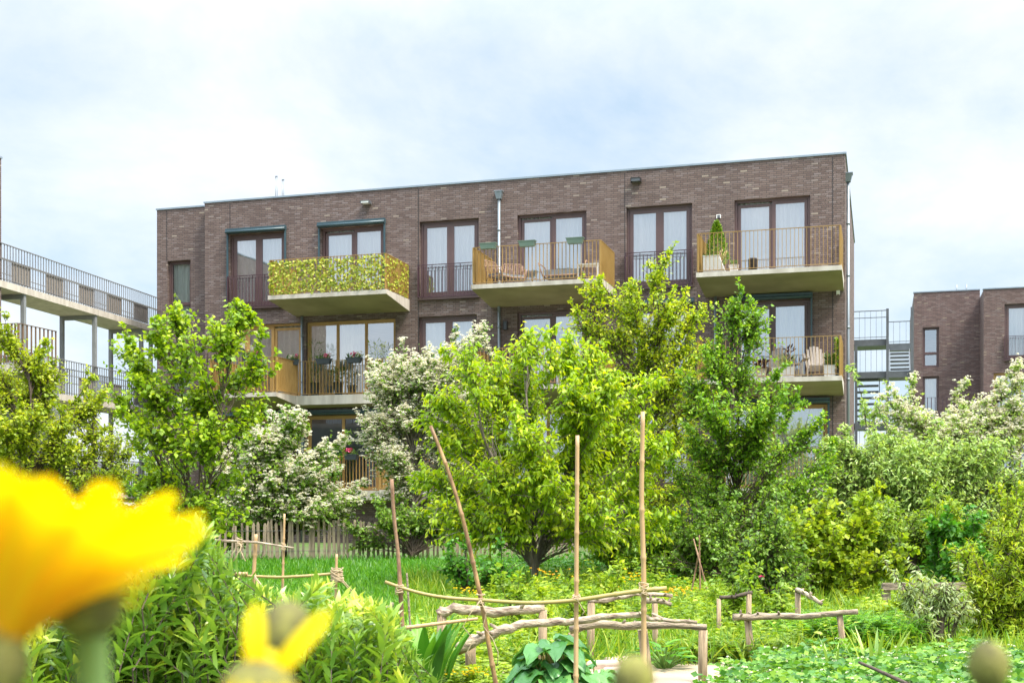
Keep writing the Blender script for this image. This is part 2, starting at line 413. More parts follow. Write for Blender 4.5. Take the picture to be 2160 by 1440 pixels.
# ------------------------------------------------------------------ the setting: ground, path, soil
ys = np.concatenate([np.linspace(-12, 0, 9), np.linspace(0.25, 30, 120), np.array([34, 40, 48, 60, 80, 120, 200, 400, 900, 2500])])
xs = np.concatenate([np.array([-2000, -700, -250, -100, -50]), np.linspace(-30, 30, 121), np.array([50, 100, 250, 700, 2000])])
GX, GY = np.meshgrid(xs, ys)
GZ = ground_z(GX, GY) + np.where((np.abs(GX) < 29) & (GY < 30) & (GY > 1), rng.normal(0, 0.012, GX.shape), 0)
nx, ny = len(xs), len(ys)
idx = np.arange(nx * ny).reshape(ny, nx)
quads = np.stack([idx[:-1, :-1], idx[:-1, 1:], idx[1:, 1:], idx[1:, :-1]], -1).reshape(-1, 4)
gm, gnt, GN, GL, gp = new_mat('garden_ground')
gtc = GN("ShaderNodeTexCoord"); gn = GN("ShaderNodeTexNoise"); gn.inputs["Scale"].default_value = 0.9; gn.inputs["Detail"].default_value = 8
GL(gtc.outputs["Object"], gn.inputs["Vector"])
gr = GN("ShaderNodeValToRGB")
ge = gr.color_ramp.elements
ge[0].position = 0.30; ge[0].color = (0.10, 0.075, 0.048, 1)
ge[1].position = 0.62; ge[1].color = (0.075, 0.15, 0.02, 1)
gx_ = ge.new(0.44); gx_.color = (0.075, 0.10, 0.025, 1)
GL(gn.outputs["Fac"], gr.inputs[0]); GL(gr.outputs[0], gp.inputs["Base Color"]); gp.inputs["Roughness"].default_value = 0.95
gb = GN("ShaderNodeBump"); gb.inputs["Strength"].default_value = 0.6; gn2 = GN("ShaderNodeTexNoise"); gn2.inputs["Scale"].default_value = 14; gn2.inputs["Detail"].default_value = 6
GL(gtc.outputs["Object"], gn2.inputs["Vector"]); GL(gn2.outputs["Fac"], gb.inputs["Height"]); GL(gb.outputs[0], gp.inputs["Normal"])
tag(np_mesh("ground", np.stack([GX, GY, GZ], -1).reshape(-1, 3), None, quads, gm, smooth=True), kind="structure")

def ribbon(name, line, width, mat, dz):
    V, Fq = [], []
    n = len(line)
    for i, (x, y) in enumerate(line):
        a = Vector(line[max(i - 1, 0)]); b = Vector(line[min(i + 1, n - 1)])
        d = (b - a).normalized(); p = Vector((-d.y, d.x))
        ww = width * (1 + 0.12 * math.sin(i * 2.1))
        for k in range(5):
            q = Vector((x, y)) + p * ww * (k / 4 - 0.5)
            V.append((q.x, q.y, gz(q.x, q.y) + dz + (0.02 if 0 < k < 4 else 0.0)))
        if i:
            b0 = (i - 1) * 5
            for k in range(4): Fq.append((b0 + k, b0 + k + 1, b0 + 6 + k, b0 + 5 + k))
    return np_mesh(name, np.array(V), None, np.array(Fq), mat, smooth=True)

pl = [(-9 + 0.5 * i, 10.65 + 0.35 * math.sin(i * 0.35) + 0.0035 * (i - 20) ** 2) for i in range(0, 42)]
tag(ribbon("path", pl, 1.5, M['path'], 0.02), kind="structure")

# ------------------------------------------------------------------ building frame of reference
ANG = math.atan2(0.282, 0.959)
DX, DN = Vector((math.cos(ANG), -math.sin(ANG))), Vector((math.sin(ANG), math.cos(ANG)))
RC = Vector((9.55, 35.95))                 # front right corner of the house on plan
LEN = 20.62
OR = RC - DX * LEN                         # left end of the main front
FL = [2.06, 5.10, 8.10]                    # floor levels
ROOF = 11.64
BASE = 0.2

def fx(u, off=0.0, o=OR):
    """distance along the front at which the sight line of column u meets the plane OFF metres before the front"""
    d = Vector(((u - CX) / F, 1.0))
    t = (o.dot(DN) - off) / d.dot(DN)
    return (d * t - o).dot(DX)

def fz(u, v, off=0.0, o=OR):
    d = Vector(((u - CX) / F, 1.0))
    t = (o.dot(DN) - off) / d.dot(DN)
    return ZC + (HZ - v) * t / F

def bw(x, off, z, o=OR):
    p = o + DX * x - DN * off
    return Vector((p.x, p.y, z))

def holed_wall(mb, x0, x1, z0, z1, y, holes, depth=0.14, mi=0, thick=0.3):
    """front wall as panels round the openings, with reveals"""
    X = sorted({x0, x1, *[h[0] for h in holes], *[h[1] for h in holes]})
    Z = sorted({z0, z1, *[h[2] for h in holes], *[h[3] for h in holes]})
    for i in range(len(X) - 1):
        for j in range(len(Z) - 1):
            cx, cz = (X[i] + X[i + 1]) / 2, (Z[j] + Z[j + 1]) / 2
            if any(h[0] < cx < h[1] and h[2] < cz < h[3] for h in holes): continue
            mb.add([(X[i], y, Z[j]), (X[i + 1], y, Z[j]), (X[i + 1], y, Z[j + 1]), (X[i], y, Z[j + 1])], [(0, 1, 2, 3)], mi)
    for (a, b, c, d) in holes:
        e = y + thick
        mb.add([(a, y, c), (a, e, c), (a, e, d), (a, y, d)], [(0, 1, 2, 3)], mi)
        mb.add([(b, y, c), (b, y, d), (b, e, d), (b, e, c)], [(0, 1, 2, 3)], mi)
        mb.add([(a, y, d), (a, e, d), (b, e, d), (b, y, d)], [(0, 1, 2, 3)], mi)
        mb.add([(a, y, c), (b, y, c), (b, e, c), (a, e, c)], [(0, 1, 2, 3)], mi)

def curtain_mesh(x0, x1, y, z0, z1, mat, parent, waves=9.0, amp=0.035, gap=None):
    n = max(12, int((x1 - x0) * 48))
    V, Q = [], []
    for i in range(n + 1):
        x = x0 + (x1 - x0) * i / n
        yy = y + amp * math.sin(x * waves * 2 * math.pi / 1.0 + 1.3 * math.sin(x * 5)) + 0.4 * amp * math.sin(x * 31)
        V += [(x, yy, z0), (x, yy * 0.75 + y * 0.25, z1)]
        if i: Q.append((2 * i - 2, 2 * i, 2 * i + 1, 2 * i - 1))
    return np_mesh("curtain", np.array(V), None, np.array(Q), mat, parent=parent, smooth=True)

def window(root, x0, x1, z0, z1, y, style, fm, curtain='white', juliet=False, panes=2, awning=False, glass='glass', label=None, curtain_span=None):
    """one window or glazed door: its frame, with panes, curtain and rail as sub-parts; y is the outer face of the frame"""
    mb = MB(); t = 0.075; dp = 0.09
    e = 0.004
    mb.box(x0 + e, x1 - e, y, y + dp, z1 - t, z1 - e)
    mb.box(x0 + e, x1 - e, y, y + dp, z0 + e, z0 + t)
    mb.box(x0 + e, x0 + t, y, y + dp, z0 + t, z1 - t)
    mb.box(x1 - t, x1 - e, y, y + dp, z0 + t, z1 - t)
    W = x1 - x0 - 2 * t
    cells = []
    if style == 'transom':
        zt = z0 + 0.34 * (z1 - z0)
        mb.box(x0 + t, x1 - t, y, y + dp, zt, zt + 0.055)
        cells = [(x0 + t, x1 - t, z0 + t, zt), (x0 + t, x1 - t, zt + 0.055, z1 - t)]
    else:
        for i in range(panes):
            a = x0 + t + W * i / panes; b = x0 + t + W * (i + 1) / panes
            cells.append((a, b, z0 + t, z1 - t))
            if i:
                mb.box(a - 0.012, a + 0.012, y + 0.006, y + dp, z0 + t, z1 - t)
    if style == 'french': s, ys_ = 0.105, [0.012] * panes
    elif style == 'slide': s, ys_ = 0.085, [0.05 if i % 2 == 0 else 0.015 for i in range(panes)]
    elif style == 'fixed': s, ys_ = 0.035, [0.02] * panes
    else: s, ys_ = 0.03, [0.015] * len(cells)
    gl = MB()
    for k, (a, b, c, d) in enumerate(cells):
        a += 0.012; b -= 0.012
        yy = y + ys_[min(k, len(ys_) - 1)]
        top = 0.045 if style == 'slide' and k % 2 == 0 else 0.0
        mb.box(a, a + s, yy, yy + 0.05, c + e, d - e - top)
        mb.box(b - s, b, yy, yy + 0.05, c + e, d - e - top)
        mb.box(a + s, b - s, yy, yy + 0.05, d - s - e - top, d - e - top)
        mb.box(a + s, b - s, yy, yy + 0.05, c + e, c + s * 1.3)
        gl.add([(a + s, yy + 0.026, c + s), (b - s, yy + 0.026, c + s), (b - s, yy + 0.026, d - s - top), (a + s, yy + 0.026, d - s - top)], [(0, 1, 2, 3)])
    fr = mb.build("window", fm, root)
    if label: fr["label"] = label
    gl.build("pane", M[glass], fr)
    if curtain:
        cs = curtain_span or (0, 1)
        curtain_mesh(x0 + t + W * cs[0], x0 + t + W * cs[1], y + 0.19, z0 + 0.03, z1 - 0.02, M['curtain' if curtain == 'white' else 'curtain2'], fr,
                     waves=6.5 if curtain == 'white' else 4.5, amp=0.05 if curtain == 'white' else 0.07)
    if juliet:
        j = MB(); a, b = x0 - 0.02, x1 + 0.02; yj = y - 0.26; zb, zt = z0 + 0.02, z0 + 1.02
        j.box(a, b, yj, yj + 0.045, zt, zt + 0.02)
        j.box(a, b, yj + 0.008, yj + 0.037, zt - 0.07, zt - 0.055)
        j.box(a, b, yj, yj + 0.045, zb, zb + 0.03)
        n = int((b - a) / 0.112)
        for i in range(n + 1):
            x = a + 0.012 + (b - a - 0.024) * i / n
            j.box(x - 0.007, x + 0.007, yj + 0.004, yj + 0.041, zb + 0.03, zt - (0.0 if i % 4 == 0 else 0.07))
        for x in (a, b - 0.02):
            j.box(x, x + 0.02, yj, y - 0.15, zb, zt)
        j.build("railing", M['plumdark'], fr)
        sill = MB(); sill.box(x0 - 0.03, x1 + 0.03, y - 0.23, y + 0.01, z0 - 0.06, z0 - 0.005)
        sill.build("sill", M['plum'], fr)
    if awning:
        aw = MB(); ya = y - 0.29
        aw.box(x0 - 0.07, x1 + 0.07, ya, ya + 0.14, z1 + 0.02, z1 + 0.17)
        aw.tube([(x0 - 0.07, ya + 0.01, z1 + 0.06), (x1 + 0.07, ya + 0.01, z1 + 0.06)], 0.045, 8)
        a_ = aw.build("awning_box", M['teal'], fr)
        for x in (x0 - 0.065, x1 + 0.015):
            g = MB(); g.box(x, x + 0.05, ya + 0.075, ya + 0.125, z0 + 0.02, z1 + 0.02); g.build("guide_rail", M['teal'], fr)
    return fr

def railing_bars(mb, p, q, z0, h=1.10, step=0.112, deep=0.055, thick=0.011, inward=1):
    """flat-bar railing between two plan points (local x, local y)"""
    p, q = Vector(p), Vector(q)
    d = (q - p); ln = d.length; d.normalize()
    n_ = Vector((-d.y, d.x)) * inward
    def slab(a, b, zz0, zz1, wd):
        A, B = p + d * a, p + d * b
        c = [A - n_ * wd / 2, B - n_ * wd / 2, B + n_ * wd / 2, A + n_ * wd / 2]
        if (c[1] - c[0]).cross(c[2] - c[1]) < 0: c = c[::-1]
        mb.hexa([(k.x, k.y, zz0) for k in c], [(k.x, k.y, zz1) for k in c])
    slab(0, ln, z0 + h - 0.012, z0 + h, 0.062)
    slab(0, ln, z0 + 0.05, z0 + 0.062, 0.062)
    n = max(2, int(round(ln / step)))
    for i in range(n + 1):
        c = ln * i / n
        c = min(max(c, thick / 2), ln - thick / 2)
        slab(c - thick / 2, c + thick / 2, z0 + (0.0 if i % 8 == 0 else 0.062), z0 + h - 0.012, deep)

def balcony(root, outline, z, label=None, rail=True, taper=True):
    """slab along a plan outline of front points [(x, off)...], tapering to the wall, with bronze railings as sub-parts"""
    pts = outline
    mb = MB()
    n = len(pts)
    ft, bt = 0.13, 0.37 if taper else 0.22
    far = max(o for _, o in pts)
    for i in range(n - 1):
        (xa, oa), (xb, ob) = pts[i], pts[i + 1]
        if abs(xa - xb) < 0.01: continue
        ta = bt - (bt - ft) * oa / far; tb = bt - (bt - ft) * ob / far
        mb.hexa([(xa, -oa, z - ta), (xb, -ob, z - tb), (xb, -0.002, z - bt), (xa, -0.002, z - bt)], [(xa, -oa, z), (xb, -ob, z), (xb, -0.002, z), (xa, -0.002, z)])
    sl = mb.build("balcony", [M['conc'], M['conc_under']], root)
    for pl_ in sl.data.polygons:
        if pl_.normal.z < -0.7: pl_.material_index = 1  # undersides take the concrete copy with shade in its colour
    if label: sl["label"] = label
    ins = 0.05
    if rail:
        segs = []
        xl, xr = pts[0][0] + ins, pts[-1][0] - ins
        prs = [(x, -(o - ins)) for x, o in pts]
        prs[0] = (xl, prs[0][1]); prs[-1] = (xr, prs[-1][1])
        for i in range(n - 1):
            r = MB(); railing_bars(r, prs[i], prs[i + 1], z); r.build("railing", M['gold'], sl)
        if pts[0][1] > 0.4:
            r = MB(); railing_bars(r, (xl, -0.03), prs[0], z, step=0.075, deep=0.062); r.build("railing", M['gold'], sl)
        if pts[-1][1] > 0.4:
            r = MB(); railing_bars(r, prs[-1], (xr, -0.03), z, step=0.075, deep=0.062); r.build("railing", M['gold'], sl)
    return sl

# ------------------------------------------------------------------ the main apartment house
house = empty("apartment_building", (OR.x, OR.y, 0), -ANG)
tag(house, "long dark brick apartment block with bronze balconies behind the garden trees", "apartment block")
REC = 0.32                                  # the left bay stands back
bay0 = fx(331, -REC)
H = 2.43
opens = []
# (u0, u1, floor, style, frame, curtain, juliet, panes, awning, glass)
specs = [
    (484, 601, 2, 'french', 'plum', 'white', True, 2, True),
    (677, 810, 2, 'slide', 'plum', 'white', False, 2, True),
    (885, 1010, 2, 'french', 'plum', 'white', True, 2, False),
    (1091, 1237, 2, 'slide', 'plum', 'white', False, 2, False),
    (1321, 1460, 2, 'french', 'plum', 'white', True, 2, False),
    (1549, 1709, 2, 'slide', 'plum', 'white', False, 2, False),
    (456, 636, 1, 'slide', 'ochre', 'linen', False, 3, False),
    (645, 834, 1, 'fixed', 'ochre', 'linen', False, 3, False),
    (882, 1006, 1, 'french', 'plum', 'white', True, 2, False),
    (1091, 1237, 1, 'slide', 'plum', 'white', False, 2, False),
    (1323, 1460, 1, 'french', 'plum', 'white', True, 2, True),
    (1549, 1709, 1, 'slide', 'plum', 'white', False, 2, True),
    (456, 636, 0, 'slide', 'ochre', 'none', False, 3, True),
    (645, 870, 0, 'fixed', 'ochre', 'none', False, 3, True),
    (1010, 1230, 0, 'fixed', 'ochre', 'white', False, 3, False),
    (1323, 1460, 0, 'french', 'plum', 'white', False, 2, False),
    (1520, 1745, 0, 'fixed', 'ochre', 'white', False, 2, True),
]
wins = []
for sp_ in specs:
    a, b = fx(sp_[0]), fx(sp_[1])
    z0 = FL[sp_[2]] + 0.01
    wins.append((a, b, z0, z0 + H) + sp_[3:] + (sp_[2],))
walls = MB()
holed_wall(walls, 0, LEN, BASE, ROOF, 0.0, [x[:4] for x in wins])
bay_holes = []
u0, u1 = 353, 402
ba, bb = fx(u0, -REC), fx(u1, -REC)
bz1 = fz(377, 549, -REC); bz0 = fz(377, 690, -REC)
bay_holes = [(ba, bb, bz0, bz1), (ba, bb, bz0 - 2.95, bz1 - 2.95)]
holed_wall(walls, bay0, 0.0, BASE, ROOF - 0.02, REC, bay_holes)
DP = 12.5
walls.add([(0, 0, BASE), (0, 0, ROOF), (0, REC, ROOF), (0, REC, BASE)], [(0, 1, 2, 3)])
walls.add([(LEN, 0, BASE), (LEN, DP, BASE), (LEN, DP, ROOF), (LEN, 0, ROOF)], [(0, 1, 2, 3)])
walls.add([(bay0, REC, BASE), (bay0, REC, ROOF), (bay0, DP, ROOF), (bay0, DP, BASE)], [(0, 1, 2, 3)])
walls.add([(bay0, DP, BASE), (bay0, DP, ROOF), (LEN, DP, ROOF), (LEN, DP, BASE)], [(0, 1, 2, 3)])
walls.add([(bay0, 0.0 + REC, ROOF - 0.02), (0, REC, ROOF - 0.02), (LEN, 0, ROOF - 0.02), (LEN, DP, ROOF - 0.02), (bay0, DP, ROOF - 0.02)], [(0, 1, 2, 3, 4)], 1)
# dark movement joints in the brickwork
for u in (485, 883, 1318, 1756):
    x = fx(u)
    walls.box(x - 0.010, x + 0.010, -0.004, 0.02, FL[2] + 2.75 if u in (485,) else BASE, ROOF - 0.06, 2) if u != 485 else walls.box(x - 0.010, x + 0.010, -0.004, 0.02, 10.75, ROOF - 0.06, 2)
walls.box(ba - 0.03, ba - 0.01, REC - 0.004, REC + 0.02, bz1, ROOF - 0.06, 2)
walls.build("wall", [M['brick'], M['roof'], M['joint']], house)
sh = MB()   # dark slots over the window heads
for wv in wins:
    if wv[8] is False and wv[10] > 0:
        sh.box(wv[0] - 0.01, wv[1] + 0.01, 0.02, 0.10, wv[3] + 0.003, wv[3] + 0.05)
fl = MB()
for z in FL:
    fl.box(bay0 + 0.4, LEN - 0.3, 0.45, DP - 0.3, z - 0.25, z)
for wv in wins[7:8]: pass
for u in (640, 860, 1040, 1280, 1500):
    x = fx(u); fl.box(x - 0.06, x + 0.06, 0.45, DP - 0.3, BASE, ROOF - 0.2)
fl.build("floor", M['inside'], house)
cp = MB()
cp.box(-0.03, LEN + 0.035, -0.03, 0.30, ROOF + 0.002, ROOF + 0.055)
cp.box(bay0 - 0.03, -0.035, REC - 0.03, REC + 0.3, ROOF - 0.018, ROOF + 0.035)
cp.box(LEN - 0.28, LEN + 0.035, 0.305, DP, ROOF + 0.002, ROOF + 0.055)
cp.build("coping", M['coping'], house)
for (a, b, z0, z1, style, fm, cur, jul, pn, awn, flr) in wins:
    gl_ = 'glass'
    if flr == 0 and cur == 'none': gl_ = 'glassdark'
    kw = {}
    if style == 'fixed' and flr == 1: kw = dict(curtain_span=(0.0, 0.66))
    window(house, a, b, z0, z1, 0.13, style, M[fm], curtain=None if cur == 'none' else cur, juliet=jul, panes=pn, awning=awn, glass=gl_, **kw)
for (a, b, z0, z1) in bay_holes:
    window(house, a, b, z0, z1, REC + 0.13, 'transom', M['plum'], curtain='linen', glass='glassclear')  # pale curtain added to lighten the glass, standing in for reflected brightness
# balconies
bx1 = (fx(565, 1.95), fx(815, 1.95)); bx2 = (fx(994, 1.95), fx(1269, 1.95)); bx3 = (fx(1468, 1.95), fx(1776, 1.95))
balcony(house, [(bx1[0], 1.95), (bx1[1], 1.95)], FL[2], "top balcony hung with leafy ivy screening")
balcony(house, [(bx2[0], 1.95), (bx2[1], 1.95)], FL[2], "top balcony with three sage green window boxes")
balcony(house, [(bx3[0], 1.95), (bx3[1], 1.95)], FL[2], "top balcony with a pointed conifer in its corner")
xs4 = fx(583, 1.95); xe4 = fx(880, 0.6)
balcony(house, [(fx(440, 1.95), 1.95), (xs4, 1.95), (xs4 + 0.02, 0.6), (xe4, 0.6)], FL[1], "stepped balcony lined with flower boxes")
balcony(house, [(bx2[0], 1.95), (bx2[1], 1.95)], FL[1], "middle balcony mostly hidden by the cherry tree")
balcony(house, [(bx3[0], 1.95), (bx3[1], 1.95)], FL[1], "balcony with wooden garden armchairs")
xs7 = fx(800, 1.95)
balcony(house, [(fx(520, 0.6), 0.6), (xs7 - 0.02, 0.6), (xs7, 1.95), (fx(1000, 1.95), 1.95)], FL[0], "lowest balcony half hidden by white blossom")
balcony(house, [(bx3[0], 1.95), (fx(1750, 1.95), 1.95)], FL[0], "lowest balcony behind the dense green tree")
# rainwater pipes
def downpipe(root, x, off, ztop, zbot, mat, hopper=True, gaps=()):
    mb = MB()
    mb.tube([(x, -off, zbot), (x, -off, ztop)], 0.045, 10)
    z = zbot + 0.7
    while z < ztop:
        mb.tube([(x, -off, z - 0.03), (x, -off, z + 0.03)], 0.054, 10); z += 1.5
    o = mb.build("downpipe", mat, root)
    if hopper:
        h = MB()
        h.hexa([(x - 0.07, -off - 0.07, ztop - 0.02), (x + 0.07, -off - 0.07, ztop - 0.02), (x + 0.07, -0.003, ztop - 0.02), (x - 0.07, -0.003, ztop - 0.02)],
               [(x - 0.12, -off - 0.10, ztop + 0.20), (x + 0.12, -off - 0.10, ztop + 0.20), (x + 0.12, -0.003, ztop + 0.20), (x - 0.12, -0.003, ztop + 0.20)])
        h.box(x - 0.135, x + 0.135, -off - 0.115, -0.003, ztop + 0.203, ztop + 0.23)
        h.build("hopper", mat, o)
    return o
downpipe(house, fx(1054), 0.07, fz(1054, 420), BASE + 0.2, M['zinc'])
downpipe(house, fx(637, 0.1), 0.10, FL[2] - 0.38, BASE + 0.2, M['zinc'], hopper=False)
downpipe(house, fx(1509, 0.07), 0.07, FL[2] - 0.38, BASE + 0.2, M['zinc'], hopper=False)
rp_ = MB(); xr_ = LEN + 0.07
rp_.tube([(xr_, 0.40, BASE + 0.2), (xr_, 0.40, 10.95)], 0.045, 10)
for z in (2.2, 3.7, 5.2, 6.7, 8.2, 9.7): rp_.tube([(xr_, 0.40, z), (xr_, 0.40, z + 0.06)], 0.054, 10)
rpo = rp_.build("downpipe", M['zinc'], house)
h = MB(); h.hexa([(LEN + 0.002, 0.32, 10.93), (LEN + 0.14, 0.32, 10.93), (LEN + 0.14, 0.48, 10.93), (LEN + 0.002, 0.48, 10.93)], [(LEN + 0.002, 0.26, 11.15), (LEN + 0.19, 0.26, 11.15), (LEN + 0.19, 0.54, 11.15), (LEN + 0.002, 0.54, 11.15)])
h.box(LEN + 0.002, LEN + 0.205, 0.245, 0.555, 11.153, 11.18); h.build("hopper", M['zinc'], rpo)
# fittings on the wall
def wall_fitting(name, u, v, w_, h_, d_, mats, label):
    x, z = fx(u), fz(u, v)
    mb = MB(); mb.box(x - w_ / 2, x + w_ / 2, -d_, -0.002, z - h_ / 2, z + h_ / 2)
    mb.box(x - w_ / 2 - 0.02, x - w_ / 2, -d_ * 1.05, -0.002, z - h_ / 2 - 0.015, z + h_ / 2 + 0.015, 1)
    mb.box(x + w_ / 2, x + w_ / 2 + 0.02, -d_ * 1.05, -0.002, z - h_ / 2 - 0.015, z + h_ / 2 + 0.015, 1)
    mb.box(x - w_ / 2, x + w_ / 2, -d_ * 1.08, -0.002, z + h_ / 2, z + h_ / 2 + 0.018, 1)
    o = mb.build(name, mats, house); o["label"] = label; return o
wall_fitting("wall_lamp", 775, 429, 0.26, 0.06, 0.22, [M['white'], M['galv']], "small white lamp under the parapet")
wall_fitting("wall_lamp", 1343, 382, 0.26, 0.09, 0.20, [M['galv'], M['joint']], "small dark lamp under the parapet")
wall_fitting("wall_lamp", 1067, 687, 0.09, 0.24, 0.09, [M['anthracite'], M['joint']], "slim dark lamp beside the balcony door")
wall_fitting("sensor_box", 1768, 617, 0.06, 0.10, 0.05, [M['white'], M['white']], "small white sensor box under the balcony")
wall_fitting("vent_cap", 1516, 457, 0.09, 0.08, 0.03, [M['galv'], M['white']], "small square vent beside the door")
for u, ht in ((583, 1.05), (597, 0.92)):
    mb = MB(); x = fx(u, -1.2); mb.tube([(x - .03, 1.2, ROOF - 0.05), (x - .03, 1.2, ROOF + ht)], 0.012, 6); mb.tube([(x + .03, 1.2, ROOF - 0.05), (x + .03, 1.2, ROOF + ht)], 0.012, 6)
    mb.box(x - 0.042, x + 0.042, 1.185, 1.215, ROOF + ht - .02, ROOF + ht + 0.02); mb.build("roof_pipe", M['zinc'], house)
# narrow slit window in the side wall
sw = MB(); sw.box(LEN - 0.01, LEN + 0.02, 3.0, 3.6, 7.2, 8.2); sw.build("side_window", M['joint'], house)

# ------------------------------------------------------------------ the house on the left and its gallery
WA = Vector((-14.80, 36.3)); WDIR = DN.copy()
left_house = empty("brick_house", (-14.83, 36.42, 0), -ANG)
tag(left_house, "dark brick house at the left picture edge beside the gallery", "house")
mb = MB(); mb.box(-9, 0, -9, 0, BASE, ROOF); mb.build("wall", M['brick'], left_house)
mb = MB(); mb.box(-9.03, 0.03, -9.03, 0.03, ROOF + .002, ROOF + 0.05); mb.build("coping", M['coping'], left_house)

def gallery(root, z, ln, width=1.35, y0=0.0, skip=0.0):
    """one deck of the access gallery; local y runs along it, local -x is its width"""
    mb = MB(); mb.box(-width, 0, y0, ln, z - 0.20, z)
    d = mb.build("deck", M['conc'], root)
    for side in (0.0, -width):
        r = MB()
        x = side - 0.04 if side == 0 else side + 0.04
        r.box(x - 0.025, x + 0.025, y0, ln, z + 1.08, z + 1.10)
        r.box(x - 0.02, x + 0.02, y0, ln, z + 0.06, z + 0.075)
        r.box(x - 0.012, x + 0.012, y0, ln, z + 0.62, z + 0.64)
        n = int((ln - y0) / 0.145)
        for i in range(n + 1):
            y = y0 + (ln - y0) * i / n
            r.box(x - 0.011, x + 0.011, y - 0.007, y + 0.007, z + 0.0, z + 1.08)
        r.build("railing", M['gallery'], d)
    y = y0 + 0.3
    while y < ln - 1.0:
        p = MB(); p.box(-0.075, -0.068, y, y + 0.95, z + 0.05, z + 0.63); p.build("infill_panel", M['screen'], d); y += 1.85
    return d
gal = empty("access_gallery", (WA.x, WA.y, 0), -math.atan2(1.82, 9.2))
tag(gal, "elevated concrete walkway on slim steel posts left of the apartment block", "walkway")
for z in FL: gallery(gal, z, 13.2, y0=-1.5)
for y in (1.3, 5.4, 8.6, 11.6):
    for x in (-0.10, -1.28):
        c = MB(); c.box(x - 0.06, x + 0.06, y - 0.06, y + 0.06, BASE, FL[2] - 0.20); c.build("post", M['gallery_col'], gal)
    for z in FL:
        c = MB(); c.box(-1.22, -0.16, y - 0.05, y + 0.05, z - 0.34, z - 0.203); c.build("crossbeam", M['gallery_col'], gal)
# brown balcony of the left house seen through the leaves
lb = MB(); p0 = at(40, 800, 30.5)
lroot = tag(empty("side_balcony", (p0.x, p0.y, 5.0), -ANG), "brown slatted balcony at the left picture edge above the leaves", "balcony")
lb.box(-3.4, 0, 0, 1.5, -0.2, 0); lb.build("slab", M['conc'], lroot)
r = MB(); railing_bars(r, (-3.35, 0.05), (-0.05, 0.05), 0, h=1.0, step=0.10, deep=0.05, thick=0.025)
railing_bars(r, (-0.05, 0.05), (-0.05, 1.5), 0, h=1.0, step=0.16, deep=0.03, thick=0.03); r.build("railing", pmat('rust_brown_rail', (0.20, 0.12, 0.07), (0.14, 0.085, 0.05), 3, 0.6), lroot)
bk = MB(); bk.box(-3.4, -0.1, 1.5, 1.7, -5, -0.2); bk.box(-0.16, -0.04, 1.35, 1.49, -4.6, -0.2); bk.build("support", M['gallery_col'], lroot)

# ------------------------------------------------------------------ the rear house on the right and the stair between them
RO_ = at(1928, 1075, 59.0); RO = Vector((RO_.x, RO_.y))
rear = empty("rear_apartment_building", (RO.x, RO.y, 0), -ANG)
tag(rear, "smaller dark brick block in the distance at the right with narrow windows", "apartment block")
def rx(u, off=0.0): return fx(u, off, RO)
def rz(u, v, off=0.0): return fz(u, v, off, RO)
PJ = 2.2; xb = rx(2075, PJ)
rw = MB()
ra, rb = rx(1946), rx(1981)
hol = [(ra, rb, FL[2] + 0.02, rz(1963, 690)), (ra, rb, FL[1] + 0.02, rz(1963, 793)), (ra, rb, FL[0] + .02, FL[0] + 2.3)]
holed_wall(rw, 0, xb, BASE, ROOF, 0.0, hol)
rc_, rd_ = rx(2119, PJ), rx(2119, PJ) + 1.9
re_ = rx(2096, PJ)
hol2 = [(rc_, rd_, FL[2] + 0.02, FL[2] + 2.5), (re_, re_ + 3.2, FL[1] + 0.02, FL[1] + 2.45), (re_, re_ + 3.2, FL[0] + 0.02, FL[0] + 2.45)]
holed_wall(rw, xb, xb + 9, BASE, ROOF - 0.35, -PJ, hol2)
rw.add([(xb, -PJ, BASE), (xb, -PJ, ROOF - 0.35), (xb, 0, ROOF - 0.35), (xb, 0, BASE)], [(0, 1, 2, 3)])
rw.add([(0, 0, BASE), (0, 0, ROOF), (0, 9, ROOF), (0, 9, BASE)], [(0, 1, 2, 3)])
rw.add([(0, 9, BASE), (0, 9, ROOF), (xb + 9, 9, ROOF), (xb + 9, 9, BASE)], [(0, 1, 2, 3)])
rw.add([(xb + 9, 9, BASE), (xb + 9, 9, ROOF), (xb + 9, -PJ, ROOF - .35), (xb + 9, -PJ, BASE)], [(0, 1, 2, 3)])
rw.add([(0, 0, ROOF - 0.01), (xb, 0, ROOF - 0.01), (xb, 9, ROOF - 0.01), (0, 9, ROOF - 0.01)], [(0, 1, 2, 3)], 1)
rw.add([(xb, -PJ, ROOF - 0.36), (xb + 9, -PJ, ROOF - 0.36), (xb + 9, 9, ROOF - 0.36), (xb, 9, ROOF - 0.36)], [(0, 1, 2, 3)], 1)
rw.build("wall", [M['brick_rear'], M['roof']], rear)
cpr = MB(); cpr.box(-0.03, xb, -0.03, 0.3, ROOF + .002, ROOF + 0.05); cpr.box(xb - 0.03, xb + 9, -PJ - 0.03, -PJ + 0.3, ROOF - 0.348, ROOF - 0.30); cpr.build("coping", M['coping'], rear)
for k, (a, b, c, d) in enumerate(hol): window(rear, a, b, c, d, 0.12, 'transom', M['plum'], curtain=None if k == 0 else 'white')
window(rear, *hol2[0], -PJ + 0.12, 'french', M['plum'], curtain='white', juliet=True)
window(rear, *hol2[1], -PJ + 0.12, 'fixed', M['ochre'], curtain='white', panes=3)
window(rear, *hol2[2], -PJ + 0.12, 'fixed', M['ochre'], curtain='white', panes=3)
rbal = MB(); rbal.box(xb - 3.6, xb + 3.5, -PJ - 1.6, -PJ - 0.003, FL[1] - 0.25, FL[1]); rbo = rbal.build("balcony", M['conc'], rear)
r = MB(); railing_bars(r, (xb - 3.55, -PJ - 1.55), (xb + 3.45, -PJ - 1.55), FL[1], h=1.3, step=0.16, deep=0.05, thick=0.03); r.build("railing", M['plumdark'], rbo)
